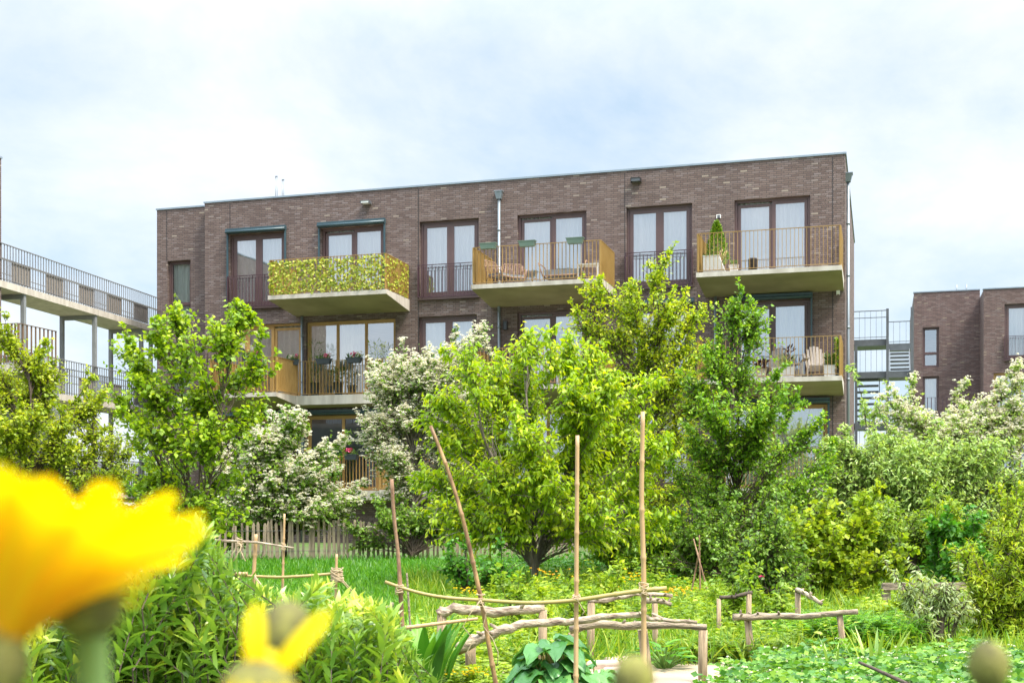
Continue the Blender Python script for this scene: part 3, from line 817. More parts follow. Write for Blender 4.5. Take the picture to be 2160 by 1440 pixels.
rbal = MB(); rbal.box(xb - 3.6, xb + 3.5, -PJ - 1.6, -PJ - 0.003, FL[0] - 0.25, FL[0]); rbo = rbal.build("balcony", M['conc'], rear)
r = MB(); railing_bars(r, (xb - 3.55, -PJ - 1.55), (xb + 3.45, -PJ - 1.55), FL[0], h=1.1, step=0.16, deep=0.05, thick=0.03); r.build("railing", M['gold'], rbo)
for u in (2022, 2043):
    mb = MB(); x = rx(u); mb.tube([(x, 1.5, ROOF), (x, 1.5, ROOF + 0.55)], 0.03, 6); mb.build("roof_pipe", M['zinc'], rear)

# open steel stair between the two houses
SY = 49.0
so = at(1806, 1075, SY); SO = Vector((so.x, so.y))
stair = empty("open_steel_staircase", (SO.x, SO.y, 0), -ANG)
tag(stair, "galvanised open staircase and landings between the two brick blocks", "staircase")
def sxl(u): return fx(u, 0, SO)
def szl(v): return fz(1865, v, 0, SO)
xA, xB, xC = sxl(1806) - 0.3, sxl(1872), sxl(1927)
lev = [szl(716), szl(783), szl(892), szl(960)]
def platform(x0, x1, z, y0=0.0, y1=1.6):
    mb = MB(); mb.box(x0, x1, y0, y1, z - 0.20, z); mb.box(x0, x1, y0 - 0.02, y0 - 0.002, z - 0.23, z + 0.02)
    return mb.build("landing", M['galv'], stair)
def thin_rail(par, x0, x1, z, h, y=0.03, step=0.20):
    mb = MB(); mb.box(x0, x1, y - 0.02, y + 0.02, z + h - 0.03, z + h); mb.box(x0, x1, y - 0.015, y + 0.015, z + 0.10, z + 0.12)
    n = int((x1 - x0) / step)
    for i in range(n + 1):
        x = x0 + (x1 - x0) * i / n; mb.box(x - 0.006, x + 0.006, y - 0.006, y + 0.006, z, z + h)
    mb.build("railing", M['galv'], par)
p1 = platform(xA, xB, lev[0]); thin_rail(p1, xA, xB, lev[0], 1.15)
mb = MB(); mb.box(xA, xB, 0.02, 0.05, lev[0] + 0.86, lev[0] + 0.885); mb.build("handrail", M['galv'], p1)
p1b = platform(xB + 0.02, xC, lev[0] + 0.02, 1.7, 2.6); thin_rail(p1b, xB, xC, lev[0] + 0.02, 0.92, y=1.75)
p2 = platform(xA, xC, lev[1] - 0.02); thin_rail(p2, xA, xB - 0.2, lev[1] - 0.02, 1.15, y=1.5)
p3 = platform(xA, xC, lev[2]); thin_rail(p3, xB - .3, xC, lev[2], 1.1, y=1.5)
p4 = platform(xA, xC, lev[3]); thin_rail(p4, xA, xC, lev[3], 1.1, y=1.5)
p5 = platform(xA, xC, FL[0])
def flight(x0, x1, za, zb, n, y0, y1):
    mb = MB()
    for i in range(n):
        t = (i + 0.5) / n; z = za + (zb - za) * t; y = y0 + (y1 - y0) * t
        mb.box(x0 + 0.03, x1 - 0.03, y, y + 0.24, z, z + 0.075)
    mb.bar((x0, y0, za - 0.05), (x0, y1 + 0.2, zb + 0.05), 0.03, 0.2)
    mb.bar((x1, y0, za - 0.05), (x1, y1 + 0.2, zb + 0.05), 0.03, 0.2)
    mb.build("stair_flight", M['galv'], stair)
flight(xB + 0.08, xC - 0.12, lev[1], lev[0] + 0.02, 7, 0.3, 2.0)
flight(xA + 0.3, xB - 0.30, lev[2], lev[1] - 0.2, 8, 1.4, 0.2)
flight(xB + 0.08, xC - 0.12, FL[0], lev[2] - 0.2, 11, 0.3, 2.2)
for x, zt in ((xB, lev[0] + 1.18), (xC - 0.06, lev[0] + 1.2), (xA + 0.3, lev[0] - 0.2)):
    mb = MB(); mb.box(x - 0.05, x + 0.05, -0.13, -0.03, BASE, zt); mb.build("post", M['galv'], stair)

# ------------------------------------------------------------------ foliage engine
UP = np.array([0., 0., 1.])
def unit(a): return a / np.maximum(np.linalg.norm(a, axis=-1, keepdims=True), 1e-9)

def leaves_arrays(P, D, Nn, Ln, Wd, curl=0.15, kind='oval'):
    """P leaf bases, D directions, Nn face normals; returns vertices, triangles, quads, and verts per leaf"""
    n = len(P)
    D = unit(D); S = unit(np.cross(D, Nn)); Nn = unit(np.cross(S, D))
    Ln = np.asarray(Ln)[:, None]; Wd = np.asarray(Wd)[:, None]
    if kind == 'oval':
        tip = P + D * Ln - Nn * Ln * curl
        mid = P + D * Ln * 0.45 - Nn * Wd * 0.10
        a = mid + S * Wd * 0.5 + Nn * Wd * 0.12; b = mid - S * Wd * 0.5 + Nn * Wd * 0.12
        V = np.stack([P, a, tip, b], 1).reshape(-1, 3)
        i = np.arange(n)[:, None] * 4
        T = np.concatenate([i + np.array([0, 1, 2]), i + np.array([0, 2, 3])], 0)
        return V, T, None, 4
    m1 = P + D * Ln * 0.30; m2 = P + D * Ln * 0.68 - Nn * Ln * curl * 0.4
    tip = P + D * Ln - Nn * Ln * curl
    V = np.stack([P, m1 + S * Wd * .46 + Nn * Wd * .1, m1 - S * Wd * .46 + Nn * Wd * .1, m2 + S * Wd * .40 + Nn * Wd * .1, m2 - S * Wd * .40 + Nn * Wd * .1, tip], 1).reshape(-1, 3)
    i = np.arange(n)[:, None] * 6
    T = np.concatenate([i + np.array([0, 1, 2]), i + np.array([4, 3, 5])], 0)
    Q = i + np.array([1, 3, 4, 2])
    return V, T, Q, 6

def thin_tubes(P0, P1, r0, r1):
    """3-sided twigs from P0 to P1"""
    n = len(P0)
    d = unit(P1 - P0)
    ref = np.where(np.abs(d[:, 2:3]) > 0.9, np.array([[1., 0, 0]]), np.array([[0, 0, 1.]]))
    a = unit(np.cross(d, ref)); b = np.cross(d, a)
    V = []
    for P, r in ((P0, r0), (P1, r1)):
        for k in range(3):
            an = 2 * math.pi * k / 3
            V.append(P + (a * math.cos(an) + b * math.sin(an)) * np.asarray(r).reshape(-1, 1))
    V = np.stack(V, 1).reshape(-1, 3)
    i = np.arange(n)[:, None] * 6
    Q = np.concatenate([i + np.array([k, (k + 1) % 3, 3 + (k + 1) % 3, 3 + k]) for k in range(3)], 0)
    return V, Q

class Crown:
    """A plant grown from a stem: limbs reach sampled tips, twigs leave the limbs, leaves sit along the twigs."""
    def __init__(s, seed):
        s.r = np.random.default_rng(seed)
        s.wood = MB()
        s.tw0, s.tw1 = [], []
    def stem(s, pts, r0, r1, n=7):
        pts = [Vector(p) for p in pts]
        k = len(pts)
        s.wood.tube(pts, [r0 + (r1 - r0) * i / (k - 1) for i in range(k)], n, wob=0.08)
        s.trunk = [np.array(p) for p in pts]
    def trunk_at(s, z):
        T = s.trunk
        for i in range(len(T) - 1):
            if T[i + 1][2] >= z:
                t = (z - T[i][2]) / max(T[i + 1][2] - T[i][2], 1e-6)
                return T[i] + (T[i + 1] - T[i]) * np.clip(t, 0, 1)
        return T[-1]
    def limb(s, tip, rad=0.02, sag=0.0, rise=0.8, ntw=6, tl=(0.25, 0.55), spread=0.8, upb=0.25, span=(0.45, 1.0), trunk=None):
        T = s.trunk if trunk is None else trunk
        zb, zt = T[0][2], T[-1][2]
        hz = np.linalg.norm(tip[:2] - T[0][:2])
        za = np.clip(tip[2] - hz * rise - 0.25, zb + s.low * (zt - zb) + s.r.uniform(0, 0.12) * (zt - zb), zt)
        keep, s.trunk = s.trunk, T
        a = s.trunk_at(za); s.trunk = keep
        c = a * 0.5 + tip * 0.5 + np.array([0, 0, 0.12 * np.linalg.norm(tip - a)]) + s.r.normal(0, 0.06, 3) * np.linalg.norm(tip - a)
        ts = np.linspace(0, 1, 7)[:, None]
        cv = (1 - ts) ** 2 * a + 2 * ts * (1 - ts) * c + ts ** 2 * tip
        cv[1:-1] += s.r.normal(0, 0.02, (5, 3)) * np.linalg.norm(tip - a)
        s.wood.tube(cv, [rad * (1 - 0.85 * i / 6) for i in range(7)], 5, cap=False)
        s.along(cv, ntw, tl, spread, upb, span)
        return cv
    def along(s, cv, ntw, tl, spread, upb, span):
        cv = np.asarray(cv, float)
        k = len(cv) - 1
        t = s.r.uniform(span[0], span[1], ntw) * k
        t[0] = k * 0.999
        i = np.minimum(t.astype(int), k - 1); f = (t - i)[:, None]
        P = cv[i] * (1 - f) + cv[i + 1] * f
        d = unit(cv[i + 1] - cv[i])
        q = unit(d + s.r.normal(0, spread, (ntw, 3)) + UP * upb)
        ln = s.r.uniform(tl[0], tl[1], ntw)[:, None]
        s.tw0.append(P); s.tw1.append(P + q * ln)
    def shoot(s, cv, rad, ntw, tl=(0.05, 0.18), spread=1.0, upb=0.3):
        s.wood.tube(cv, [rad * (1 - 0.8 * i / (len(cv) - 1)) for i in range(len(cv))], 5, cap=False)
        s.along(cv, ntw, tl, spread, upb, (0.02, 1.0))
    def foliage(s, per, L_, W_, droop=0.35, out_=0.9, kind='oval', curl=0.15, tint=(0.0, 1.0), tipyoung=0.35):
        A, B = np.concatenate(s.tw0), np.concatenate(s.tw1)
        n = len(A); per_ = per
        t = (np.arange(per_)[None, :] + s.r.uniform(0, 1, (n, per_))) / per_
        d = unit(B - A)
        P = A[:, None, :] + (B - A)[:, None, :] * t[..., None]
        rnd = unit(s.r.normal(0, 1, (n, per_, 3)))
        side = unit(rnd - (rnd * d[:, None, :]).sum(-1, keepdims=True) * d[:, None, :])
        Dv = unit(d[:, None, :] * 0.55 + side * out_ - UP * droop)
        Nn = unit(UP[None, None, :] * 0.75 + s.r.normal(0, 0.5, (n, per_, 3)) + side * 0.15)
        ln = s.r.uniform(L_ * 0.65, L_ * 1.2, (n, per_)) * (1 - 0.25 * (t > 0.9))
        wd = ln * (W_ / L_) * s.r.uniform(0.8, 1.15, (n, per_))
        ti = np.clip(s.r.uniform(tint[0], tint[1] - tipyoung, (n, 1)) * 0.6 + s.r.uniform(tint[0], tint[1] - tipyoung, (n, per_)) * 0.4 + tipyoung * t, 0, 1)
        V, T, Q, k = leaves_arrays(P.reshape(-1, 3), Dv.reshape(-1, 3), Nn.reshape(-1, 3), ln.ravel(), wd.ravel(), curl, kind)
        return V, T, Q, np.repeat(ti.ravel(), k)
    def twigs(s):
        A, B = np.concatenate(s.tw0), np.concatenate(s.tw1)
        return thin_tubes(A, B, np.full(len(A), s.twr), np.full(len(A), s.twr * 0.4))
    twr = 0.006
    low = 0.12

def merge(parts):
    """join (V, tri, quad, tint) tuples"""
    V, T, Q, C, b = [], [], [], [], 0
    for v, t, q, c in parts:
        V.append(v); C.append(c)
        if t is not None and len(t): T.append(t + b)
        if q is not None and len(q): Q.append(q + b)
        b += len(v)
    return np.concatenate(V), (np.concatenate(T) if T else None), (np.concatenate(Q) if Q else None), np.concatenate(C)

def blossom_arrays(r, P, size, petals=7, flat=0.55):
    """domed heads of small white petals round the points P"""
    n = len(P)
    th = r.uniform(0, 2 * math.pi, (n, petals)); ph = r.uniform(0.0, 1.35, (n, petals))
    o = np.stack([np.cos(th) * np.sin(ph), np.sin(th) * np.sin(ph), np.cos(ph) * flat], -1)
    C = P[:, None, :] + o * (size * r.uniform(0.7, 1.3, (n, 1, 1)))
    nn = unit(o + r.normal(0, 0.35, o.shape)).reshape(-1, 3)
    dd = unit(np.cross(nn, unit(r.normal(0, 1, nn.shape))))
    C = C.reshape(-1, 3)
    ln = r.uniform(0.5, 0.9, len(C)) * size
    V, T, Q, k = leaves_arrays(C - dd * ln[:, None] * 0.5, dd, nn, ln, ln * 0.95, 0.0)
    ti = np.repeat(r.uniform(0.1, 1, len(C)), k)
    return V, T, Q, ti

def blob_points(r, blobs, Y):
    out = []
    for b in blobs:
        u, v, ru, rv, n = b[:5]
        dy = b[5] if len(b) > 5 else 0.0
        c = np.array(at(u, v, Y + dy)); a = ru * (Y + dy) / F; h = rv * (Y + dy) / F
        k_ = max(4, n // 7); hub = unit(r.normal(0, 1, (k_, 3))) * (r.uniform(0.15, 1, (k_, 1)) ** 0.5) * r.uniform(0.62, 0.98, (k_, 1))
        q = hub[r.integers(0, k_, n)] + r.normal(0, 0.14, (n, 3))
        out.append(c + q * np.array([a, a * 0.85, h]))
    return np.concatenate(out)

def tree(name, label, cat, Y, base, trunk_pts, blobs, shoots=(), rad=0.10, limb_r=0.022, leaf='lf_hazel', L_=0.10, W_=0.07, per=9, ntw=6, tl=(0.25, 0.55),
         bark='bark', seed=1, droop=0.35, kind='oval', spread=0.8, upb=0.25, rise=0.8, blossom=None, group=None, extra_stems=(), curl=0.15, tint=(0, 1), tipyoung=0.35, twr=0.006, shoot_tw=40, shoot_tl=(0.05, 0.16), out_=0.9, crown_name="crown", spiky=0.22, dens=0.78, low=0.16, swell=1.0):
    """base: (u, depth); trunk_pts: [(u, v, dy)...] above the base"""
    c = Crown(seed); c.twr = twr; c.low = low
    if cat == 'shrub': swell, dens = max(swell, 1.15), max(dens, 1.0)
    x = (base[0] - CX) * Y / F
    root = tag(empty(name, (x, Y, gz(x, Y) - 0.02)), label, cat, group)
    o = Vector(root.location)
    stems = []
    for st in [trunk_pts] + list(extra_stems):
        pts = [np.array(o)] + [np.array(at(u, v, Y + dy)) for u, v, dy in st]
        fine = []
        for i in range(len(pts) - 1):
            for k in range(3):
                fine.append(pts[i] + (pts[i + 1] - pts[i]) * k / 3 + (c.r.normal(0, 0.012, 3) if i + k else 0))
        fine.append(pts[-1])
        c.stem(fine, rad * (1 if st is trunk_pts else 0.75), rad * 0.22)
        stems.append(c.trunk)
    tips = blob_points(c.r, [(b_[0], b_[1], b_[2] * swell, b_[3] * swell, max(5, int(b_[4] * dens))) + tuple(b_[5:]) for b_ in blobs], Y)
    tips = tips[tips[:, 2] > o.z + 0.15]
    for t in tips:
        T = min(stems, key=lambda S: np.linalg.norm(S[-1][:2] - t[:2])) if len(stems) > 1 else stems[0]
        c.limb(t, limb_r * c.r.uniform(0.6, 1.2), ntw=ntw, tl=tl, spread=spread, upb=upb, rise=rise, trunk=T)
    up_tips = tips[tips[:, 2] > np.quantile(tips[:, 2], 0.35)]
    for t in up_tips[c.r.permutation(len(up_tips))[:int(spiky * len(tips))]]:
        o2 = unit((t - np.array([x, Y, t[2] - 0.9])) * np.array([1, 1, 1.0]) + c.r.normal(0, .35, 3)); l2 = c.r.uniform(0.15, 0.5)
        cv = np.array([t - o2 * 0.15 + o2 * (l2 + .15) * q_ + UP * 0.10 * q_ ** 2 * l2 for q_ in np.linspace(0, 1, 5)])
        c.shoot(cv, 0.007, max(6, int(shoot_tw * l2)), tl=shoot_tl)
    for sh in shoots:
        dy = sh[2] if len(sh) > 2 else 0.0
        a, b = np.array(at(*sh[0], Y + dy)), np.array(at(*sh[1], Y + dy))
        cv = np.array([a + (b - a) * t + np.array([0.08 * math.sin(t * 4 + a[0] * 9), 0.05 * math.sin(t * 5), 0]) * np.linalg.norm(b - a) * 0.6 for t in np.linspace(0, 1, 7)])
        c.shoot(cv, 0.012, max(8, int(shoot_tw * np.linalg.norm(b - a))), tl=shoot_tl)
    V, T, Q, ti = c.foliage(per, L_, W_, droop=droop, kind=kind, curl=curl, tint=tint, tipyoung=tipyoung, out_=out_)
    c.wood.v = [tuple(np.array(p) - np.array(o)) for p in c.wood.v]
    tv, tq = c.twigs()
    wv = np.array(c.wood.v)
    c.wood.add(tv - np.array(o), [tuple(int(i) for i in q_) for q_ in tq], 0, True)
    c.wood.build("trunk", M[bark], root)
    np_mesh(crown_name, V - np.array(o), T, Q, M[leaf], ti, root)
    if blossom:
        A, B = np.concatenate(c.tw0), np.concatenate(c.tw1)
        frac, size, pet, bl = blossom
        m = c.r.uniform(0, 1, len(A)) < frac
        f = c.r.uniform(0.25, 1.0, (m.sum(), bl, 1))
        P = (A[m][:, None] + (B - A)[m][:, None] * f).reshape(-1, 3) + c.r.normal(0, size * 0.8, (m.sum() * bl, 3)) + UP * size * 0.7
        v, t_, q_, ti2 = blossom_arrays(c.r, P, size, pet)
        np_mesh("blossoms", v - np.array(o), t_, q_, M['blossom'], ti2, root)
    return root

# ------------------------------------------------------------------ trees and shrubs behind the garden
tree("hazel_tree", "tall many-stemmed bright green tree in front of the left end of the block", "tree", 21.0, (400, 0), [(395, 1050, 0), (390, 900, 0), (380, 760, 0.1), (372, 700, 0)],
     [(372, 695, 16, 36, 5, -0.19), (340, 725, 24, 30, 6, -0.43), (500, 695, 14, 34, 5, -0.07), (460, 730, 22, 32, 6, -0.34), (400, 765, 40, 30, 8, -0.78), (300, 770, 32, 24, 6, -0.14), (265, 745, 20, 15, 5, 0.38), (530, 785, 18, 30, 5, 0.24), (480, 810, 34, 25, 7, 0.41), (350, 840, 55, 41, 12, -0.50), (430, 850, 50, 37, 11, 0.07), (272, 850, 30, 22, 6, -0.30), (310, 915, 50, 37, 11, -0.59), (390, 930, 60, 45, 14, -0.71), (470, 920, 45, 33, 9, -0.51), (530, 885, 16, 12, 5, 0.31), (300, 1000, 55, 41, 12, 0.59), (390, 1010, 70, 52, 16, 0.55), (470, 1010, 50, 37, 11, 0.54), (340, 1080, 70, 52, 16, -0.55), (430, 1080, 70, 52, 16, -0.34)],
     shoots=[((375, 760), (372, 648)), ((490, 740), (502, 648)), ((530, 800), (550, 700)), ((280, 760), (262, 690)), ((430, 740), (452, 690)), ((345, 745), (330, 685)), ((480, 760), (487, 690)), ((530, 690), (520, 655))],
     extra_stems=[[(350, 1020, 0.2), (320, 860, 0.3), (300, 740, 0.2)], [(440, 1030, -0.2), (465, 880, -0.2), (490, 740, 0)], [(420, 1040, 0.3), (430, 850, 0.4), (440, 730, 0.2)]],
     rad=0.030, limb_r=0.010, dens=0.85, leaf='lf_hazel', L_=0.095, W_=0.078, per=8, ntw=8, tl=(0.2, 0.5), seed=3, droop=0.25, shoot_tw=26, shoot_tl=(0.06, 0.2))
tree("pear_tree", "loose yellow-green tree at the left picture edge before the gallery", "tree", 22.5, (70, 0), [(75, 1020, 0), (70, 900, 0), (60, 780, 0)],
     [(20, 720, 28, 21, 6, 0.15), (72, 775, 36, 27, 8, 0.39), (112, 805, 28, 21, 6, 0.37), (30, 825, 55, 41, 13, 0.80), (92, 862, 52, 39, 13, 0.43), (160, 872, 34, 25, 7, 0.65), (40, 920, 70, 52, 18, -0.85), (132, 932, 50, 37, 12, -0.06), (200, 935, 28, 21, 6, 0.56), (60, 1000, 80, 60, 21, 0.27), (150, 1005, 60, 45, 15, 0.72), (230, 1010, 36, 27, 8, -0.63), (-30, 800, 50, 37, 12, -0.06), (-40, 900, 60, 45, 15, -0.46)],
     shoots=[((20, 760), (15, 668)), ((70, 790), (98, 722)), ((-10, 750), (-12, 655)), ((150, 860), (190, 800))], rad=0.04, leaf='lf_left', dens=1.7, limb_r=0.009, L_=0.085, W_=0.055, per=8, ntw=9, tl=(0.2, 0.45), seed=5)
tree("young_birch_tree", "thin sparse tree between the yellow-green tree and the tall green one", "tree", 23.5, (205, 0), [(200, 980, 0), (195, 880, 0), (185, 800, 0)],
     [(195, 880, 60, 60, 26), (215, 960, 60, 50, 34), (170, 985, 60, 40, 26), (250, 1000, 40, 40, 16)], shoots=[((185, 820), (178, 780))], rad=0.03, limb_r=0.012, leaf='lf_left', L_=0.075, W_=0.045, per=5, ntw=6, tl=(0.15, 0.4), seed=6)
tree("hawthorn_tree", "white blossoming hawthorn tree standing behind the cherry tree", "tree", 26.5, (868, 0), [(870, 1060, 0), (868, 950, 0), (880, 840, 0), (890, 760, 0)],
     [(850, 850, 110, 85, 120), (800, 830, 60, 55, 40), (900, 800, 90, 70, 70), (780, 900, 60, 40, 30), (840, 960, 85, 60, 62), (940, 850, 80, 100, 75), (980, 760, 60, 60, 40), (860, 1010, 60, 45, 28), (970, 930, 70, 90, 50)],
     shoots=[((850, 790), (846, 728)), ((965, 760), (962, 690)), ((1030, 760), (1025, 690)), ((990, 750), (1010, 700))],
     rad=0.07, leaf='lf_haw', L_=0.065, W_=0.05, per=6, ntw=9, tl=(0.2, 0.45), seed=8, droop=0.25, blossom=(0.66, 0.042, 8, 7), bark='barkgrey', shoot_tw=30)
tree("hawthorn_shrub", "low spreading shrub of white flower heads behind the paling fence", "shrub", 26.0, (600, 0), [(600, 1080, 0), (590, 1000, 0), (585, 930, 0)],
     [(590, 1010, 120, 80, 120), (540, 950, 60, 60, 45), (660, 1040, 100, 55, 75), (700, 1070, 60, 35, 30), (510, 1020, 60, 60, 36), (610, 930, 45, 40, 24), (600, 1080, 140, 30, 60)],
     shoots=[((570, 900), (573, 876)), ((630, 930), (645, 900))],
     rad=0.07, leaf='lf_haw', L_=0.075, W_=0.055, per=9, ntw=9, tl=(0.2, 0.45), seed=9, blossom=(0.42, 0.050, 9, 6), upb=0.1)
tree("cherry_tree", "bright lime green cherry tree with drooping leaves in the centre of the garden", "tree", 18.5, (1128, 0), [(1125, 1140, 0), (1120, 1050, 0), (1115, 940, 0), (1110, 830, 0.1)],
     [(990, 775, 30, 22, 7, -0.49), (1050, 800, 40, 30, 11, 0.63), (1115, 745, 36, 27, 9, 0.43), (1190, 760, 40, 30, 11, -0.44), (1250, 775, 38, 28, 10, -0.01), (950, 860, 34, 25, 9, -0.08), (1020, 865, 45, 33, 12, 0.27), (1100, 840, 50, 37, 14, 0.52), (1185, 840, 50, 37, 14, -0.73), (1270, 850, 50, 37, 14, -0.85), (1345, 830, 34, 25, 9, 0.51), (960, 940, 46, 34, 13, -0.12), (1040, 945, 55, 41, 16, 0.47), (1130, 930, 55, 41, 16, -0.90), (1220, 930, 55, 41, 16, -0.10), (1310, 925, 52, 39, 15, 0.40), (1365, 960, 34, 25, 9, -0.41), (910, 1010, 36, 27, 9, 0.72), (985, 1035, 52, 39, 15, 0.72), (1070, 1030, 55, 41, 16, -0.84), (1160, 1020, 55, 41, 16, -0.85), (1250, 1025, 55, 41, 16, 0.07), (1335, 1040, 46, 34, 13, 0.79), (1000, 1105, 46, 28, 11, -0.21), (1080, 1110, 46, 26, 11, -0.51), (1180, 1100, 46, 28, 11, -0.14), (1270, 1100, 50, 32, 13, -0.85), (1360, 1100, 34, 28, 9, -0.43), (930, 1075, 36, 26, 9, -0.10)],
     shoots=[((990, 790), (985, 745)), ((1120, 780), (1108, 708)), ((1190, 770), (1200, 712)), ((1240, 780), (1258, 718)), ((1060, 800), (1050, 748)), ((920, 900), (893, 880)), ((1340, 820), (1395, 798)), ((1370, 950), (1400, 925)), ((900, 1020), (868, 1010)), ((1355, 1090), (1395, 1110))],
     extra_stems=[[(1140, 1130, 0.2), (1175, 1060, 0.3), (1215, 960, 0.3), (1240, 860, 0.2)], [(1118, 1130, -0.2), (1080, 1040, -0.2), (1030, 950, -0.3), (1000, 870, -0.2)]],
     rad=0.052, limb_r=0.008, dens=0.95, swell=1.02, low=0.14, leaf='lf_cherry', L_=0.098, W_=0.040, per=12, ntw=8, tl=(0.22, 0.50), seed=12, droop=0.7, kind='lance', curl=0.32, bark='barkgrey', upb=0.15, shoot_tw=22, shoot_tl=(0.06, 0.2))
tree("plum_tree", "tall feathery olive green tree with ochre shoots beside the cherry tree", "tree", 21.5, (1330, 0), [(1335, 1110, 0), (1340, 950, 0), (1350, 800, 0), (1370, 680, 0)],
     [(1385, 590, 14, 40, 6, 0.29), (1268, 630, 20, 42, 7, 0.40), (1330, 655, 30, 42, 9, -0.60), (1400, 650, 34, 48, 11, -0.64), (1450, 680, 22, 42, 8, 0.33), (1230, 700, 30, 30, 8, 0.32), (1290, 725, 45, 40, 12, 0.31), (1370, 735, 50, 45, 13, -0.35), (1440, 760, 45, 45, 13, 0.19), (1250, 800, 42, 31, 9, 0.19), (1330, 815, 50, 37, 12, 0.15), (1410, 840, 55, 41, 13, -0.61), (1475, 860, 40, 30, 9, -0.12), (1300, 890, 50, 37, 12, -0.19), (1380, 925, 58, 43, 14, 0.40), (1455, 950, 50, 37, 12, 0.89), (1290, 975, 50, 37, 12, 0.81), (1370, 1010, 58, 43, 14, 0.08), (1440, 1040, 55, 41, 13, -0.10), (1330, 1080, 55, 41, 13, -0.42), (1400, 1110, 58, 43, 14, -0.84), (1250, 1060, 40, 30, 9, -0.85)],
     shoots=[((1380, 660), (1385, 580)), ((1385, 590), (1420, 518)), ((1262, 680), (1268, 590)), ((1230, 690), (1205, 640)), ((1300, 680), (1330, 600)), ((1440, 720), (1475, 655)), ((1350, 680), (1345, 620)), ((1420, 690), (1450, 610)), ((1390, 610), (1365, 560)), ((1240, 670), (1236, 618))],
     rad=0.05, limb_r=0.011, dens=1.15, swell=1.0, leaf='lf_plum', L_=0.072, W_=0.045, per=8, ntw=10, tl=(0.2, 0.5), seed=14, droop=0.2, bark='bark', shoot_tw=30, tint=(0.0, 1.0))
tree("pear_wood_tree", "dense deep green tree in front of the right end of the block", "tree", 20.0, (1560, 0), [(1555, 1130, 0), (1550, 980, 0), (1545, 820, 0), (1540, 720, 0)],
     [(1548, 690, 14, 42, 7, -0.17), (1592, 715, 16, 40, 7, 0.03), (1520, 765, 26, 40, 10, -0.15), (1560, 805, 38, 45, 13, 0.18), (1485, 850, 34, 45, 13, 0.19), (1540, 880, 50, 37, 14, -0.78), (1600, 865, 34, 42, 12, -0.74), (1652, 845, 16, 32, 6, 0.24), (1500, 960, 55, 41, 16, -0.43), (1580, 955, 55, 41, 16, -0.48), (1650, 955, 36, 27, 9, 0.80), (1700, 925, 20, 32, 7, -0.03), (1450, 1030, 50, 37, 14, 0.61), (1530, 1050, 60, 45, 18, -0.04), (1610, 1050, 60, 45, 18, 0.25), (1685, 1040, 45, 33, 12, -0.63), (1742, 995, 28, 21, 7, 0.17), (1480, 1130, 60, 45, 18, 0.66), (1570, 1140, 60, 45, 18, 0.04), (1650, 1120, 55, 41, 16, 0.43)],
     shoots=[((1540, 740), (1548, 640)), ((1560, 760), (1592, 668)), ((1520, 760), (1512, 690)), ((1600, 830), (1650, 770)), ((1640, 920), (1690, 820)), ((1690, 960), (1730, 878)), ((1575, 720), (1610, 690)), ((1500, 800), (1490, 740)), ((1720, 970), (1760, 930)), ((1660, 870), (1640, 800))],
     rad=0.05, limb_r=0.011, dens=1.1, swell=1.0, leaf='lf_dark', L_=0.072, W_=0.042, per=9, ntw=11, tl=(0.2, 0.5), seed=16, droop=0.15, shoot_tw=36, shoot_tl=(0.05, 0.14))
tree("hawthorn_tree", "white flowering hawthorn tree at the right edge before the distant block", "tree", 27.0, (2060, 0), [(2055, 1050, 0), (2050, 950, 0), (2060, 860, 0)],
     [(1985, 925, 75, 36, 46), (2120, 875, 60, 45, 44), (2050, 920, 110, 60, 80), (2150, 920, 60, 70, 40), (1900, 870, 60, 50, 34), (1960, 950, 90, 50, 50), (2150, 825, 30, 30, 12), (1880, 930, 50, 40, 22)],
     shoots=[((1930, 860), (1925, 790)), ((1880, 860), (1820, 888)), ((2010, 850), (2035, 806)), ((2100, 820), (2150, 770))],
     rad=0.07, leaf='lf_grey', L_=0.075, W_=0.05, per=7, ntw=9, tl=(0.2, 0.45), seed=18, blossom=(0.42, 0.050, 8, 6))
tree("sallow_shrub", "broad soft grey-green willow shrub right of the dense green tree", "shrub", 22.0, (1900, 0), [(1895, 1100, 0), (1890, 1020, 0), (1885, 950, 0)],
     [(1880, 1010, 130, 80, 130), (1795, 1075, 70, 50, 50), (1980, 1000, 110, 70, 90), (2080, 1010, 100, 70, 80), (1885, 955, 60, 45, 26), (1940, 1090, 180, 50, 90), (1780, 970, 40, 40, 16), (2150, 1060, 60, 80, 40)],
     shoots=[((1830, 900), (1795, 775)), ((1790, 960), (1780, 900)), ((1870, 900), (1850, 850)), ((1960, 930), (1975, 890))],
     rad=0.06, leaf='lf_grey', L_=0.10, W_=0.032, per=10, ntw=10, tl=(0.2, 0.45), seed=20, kind='lance', droop=0.5, shoot_tw=22)
# low shrubs at the foot of the trees
tree("maple_shrub", "yellow-green lobed shrub in front of the grey-green willow shrub", "shrub", 17.0, (1760, 0), [(1760, 1200, 0), (1758, 1120, 0)],
     [(1750, 1150, 90, 60, 60), (1690, 1180, 60, 50, 34), (1830, 1190, 70, 45, 40), (1760, 1220, 120, 40, 50)], shoots=[((1735, 1120), (1730, 1062)), ((1800, 1130), (1812, 1090)), ((1755, 1110), (1762, 1070))],
     rad=0.03, limb_r=0.012, leaf='lf_lime', L_=0.085, W_=0.075, per=7, ntw=7, tl=(0.12, 0.3), seed=22, droop=0.1)
tree("lovage_shrub", "rounded deep green shrub above the plank fence", "shrub", 17.5, (2030, 0), [(2030, 1220, 0), (2030, 1170, 0)],
     [(2030, 1180, 65, 50, 70), (2000, 1205, 55, 30, 30), (2070, 1200, 40, 36, 24)], rad=0.03, limb_r=0.01, leaf='lf_deep', L_=0.10, W_=0.06, per=8, ntw=7, tl=(0.1, 0.25), seed=23, droop=0.15)
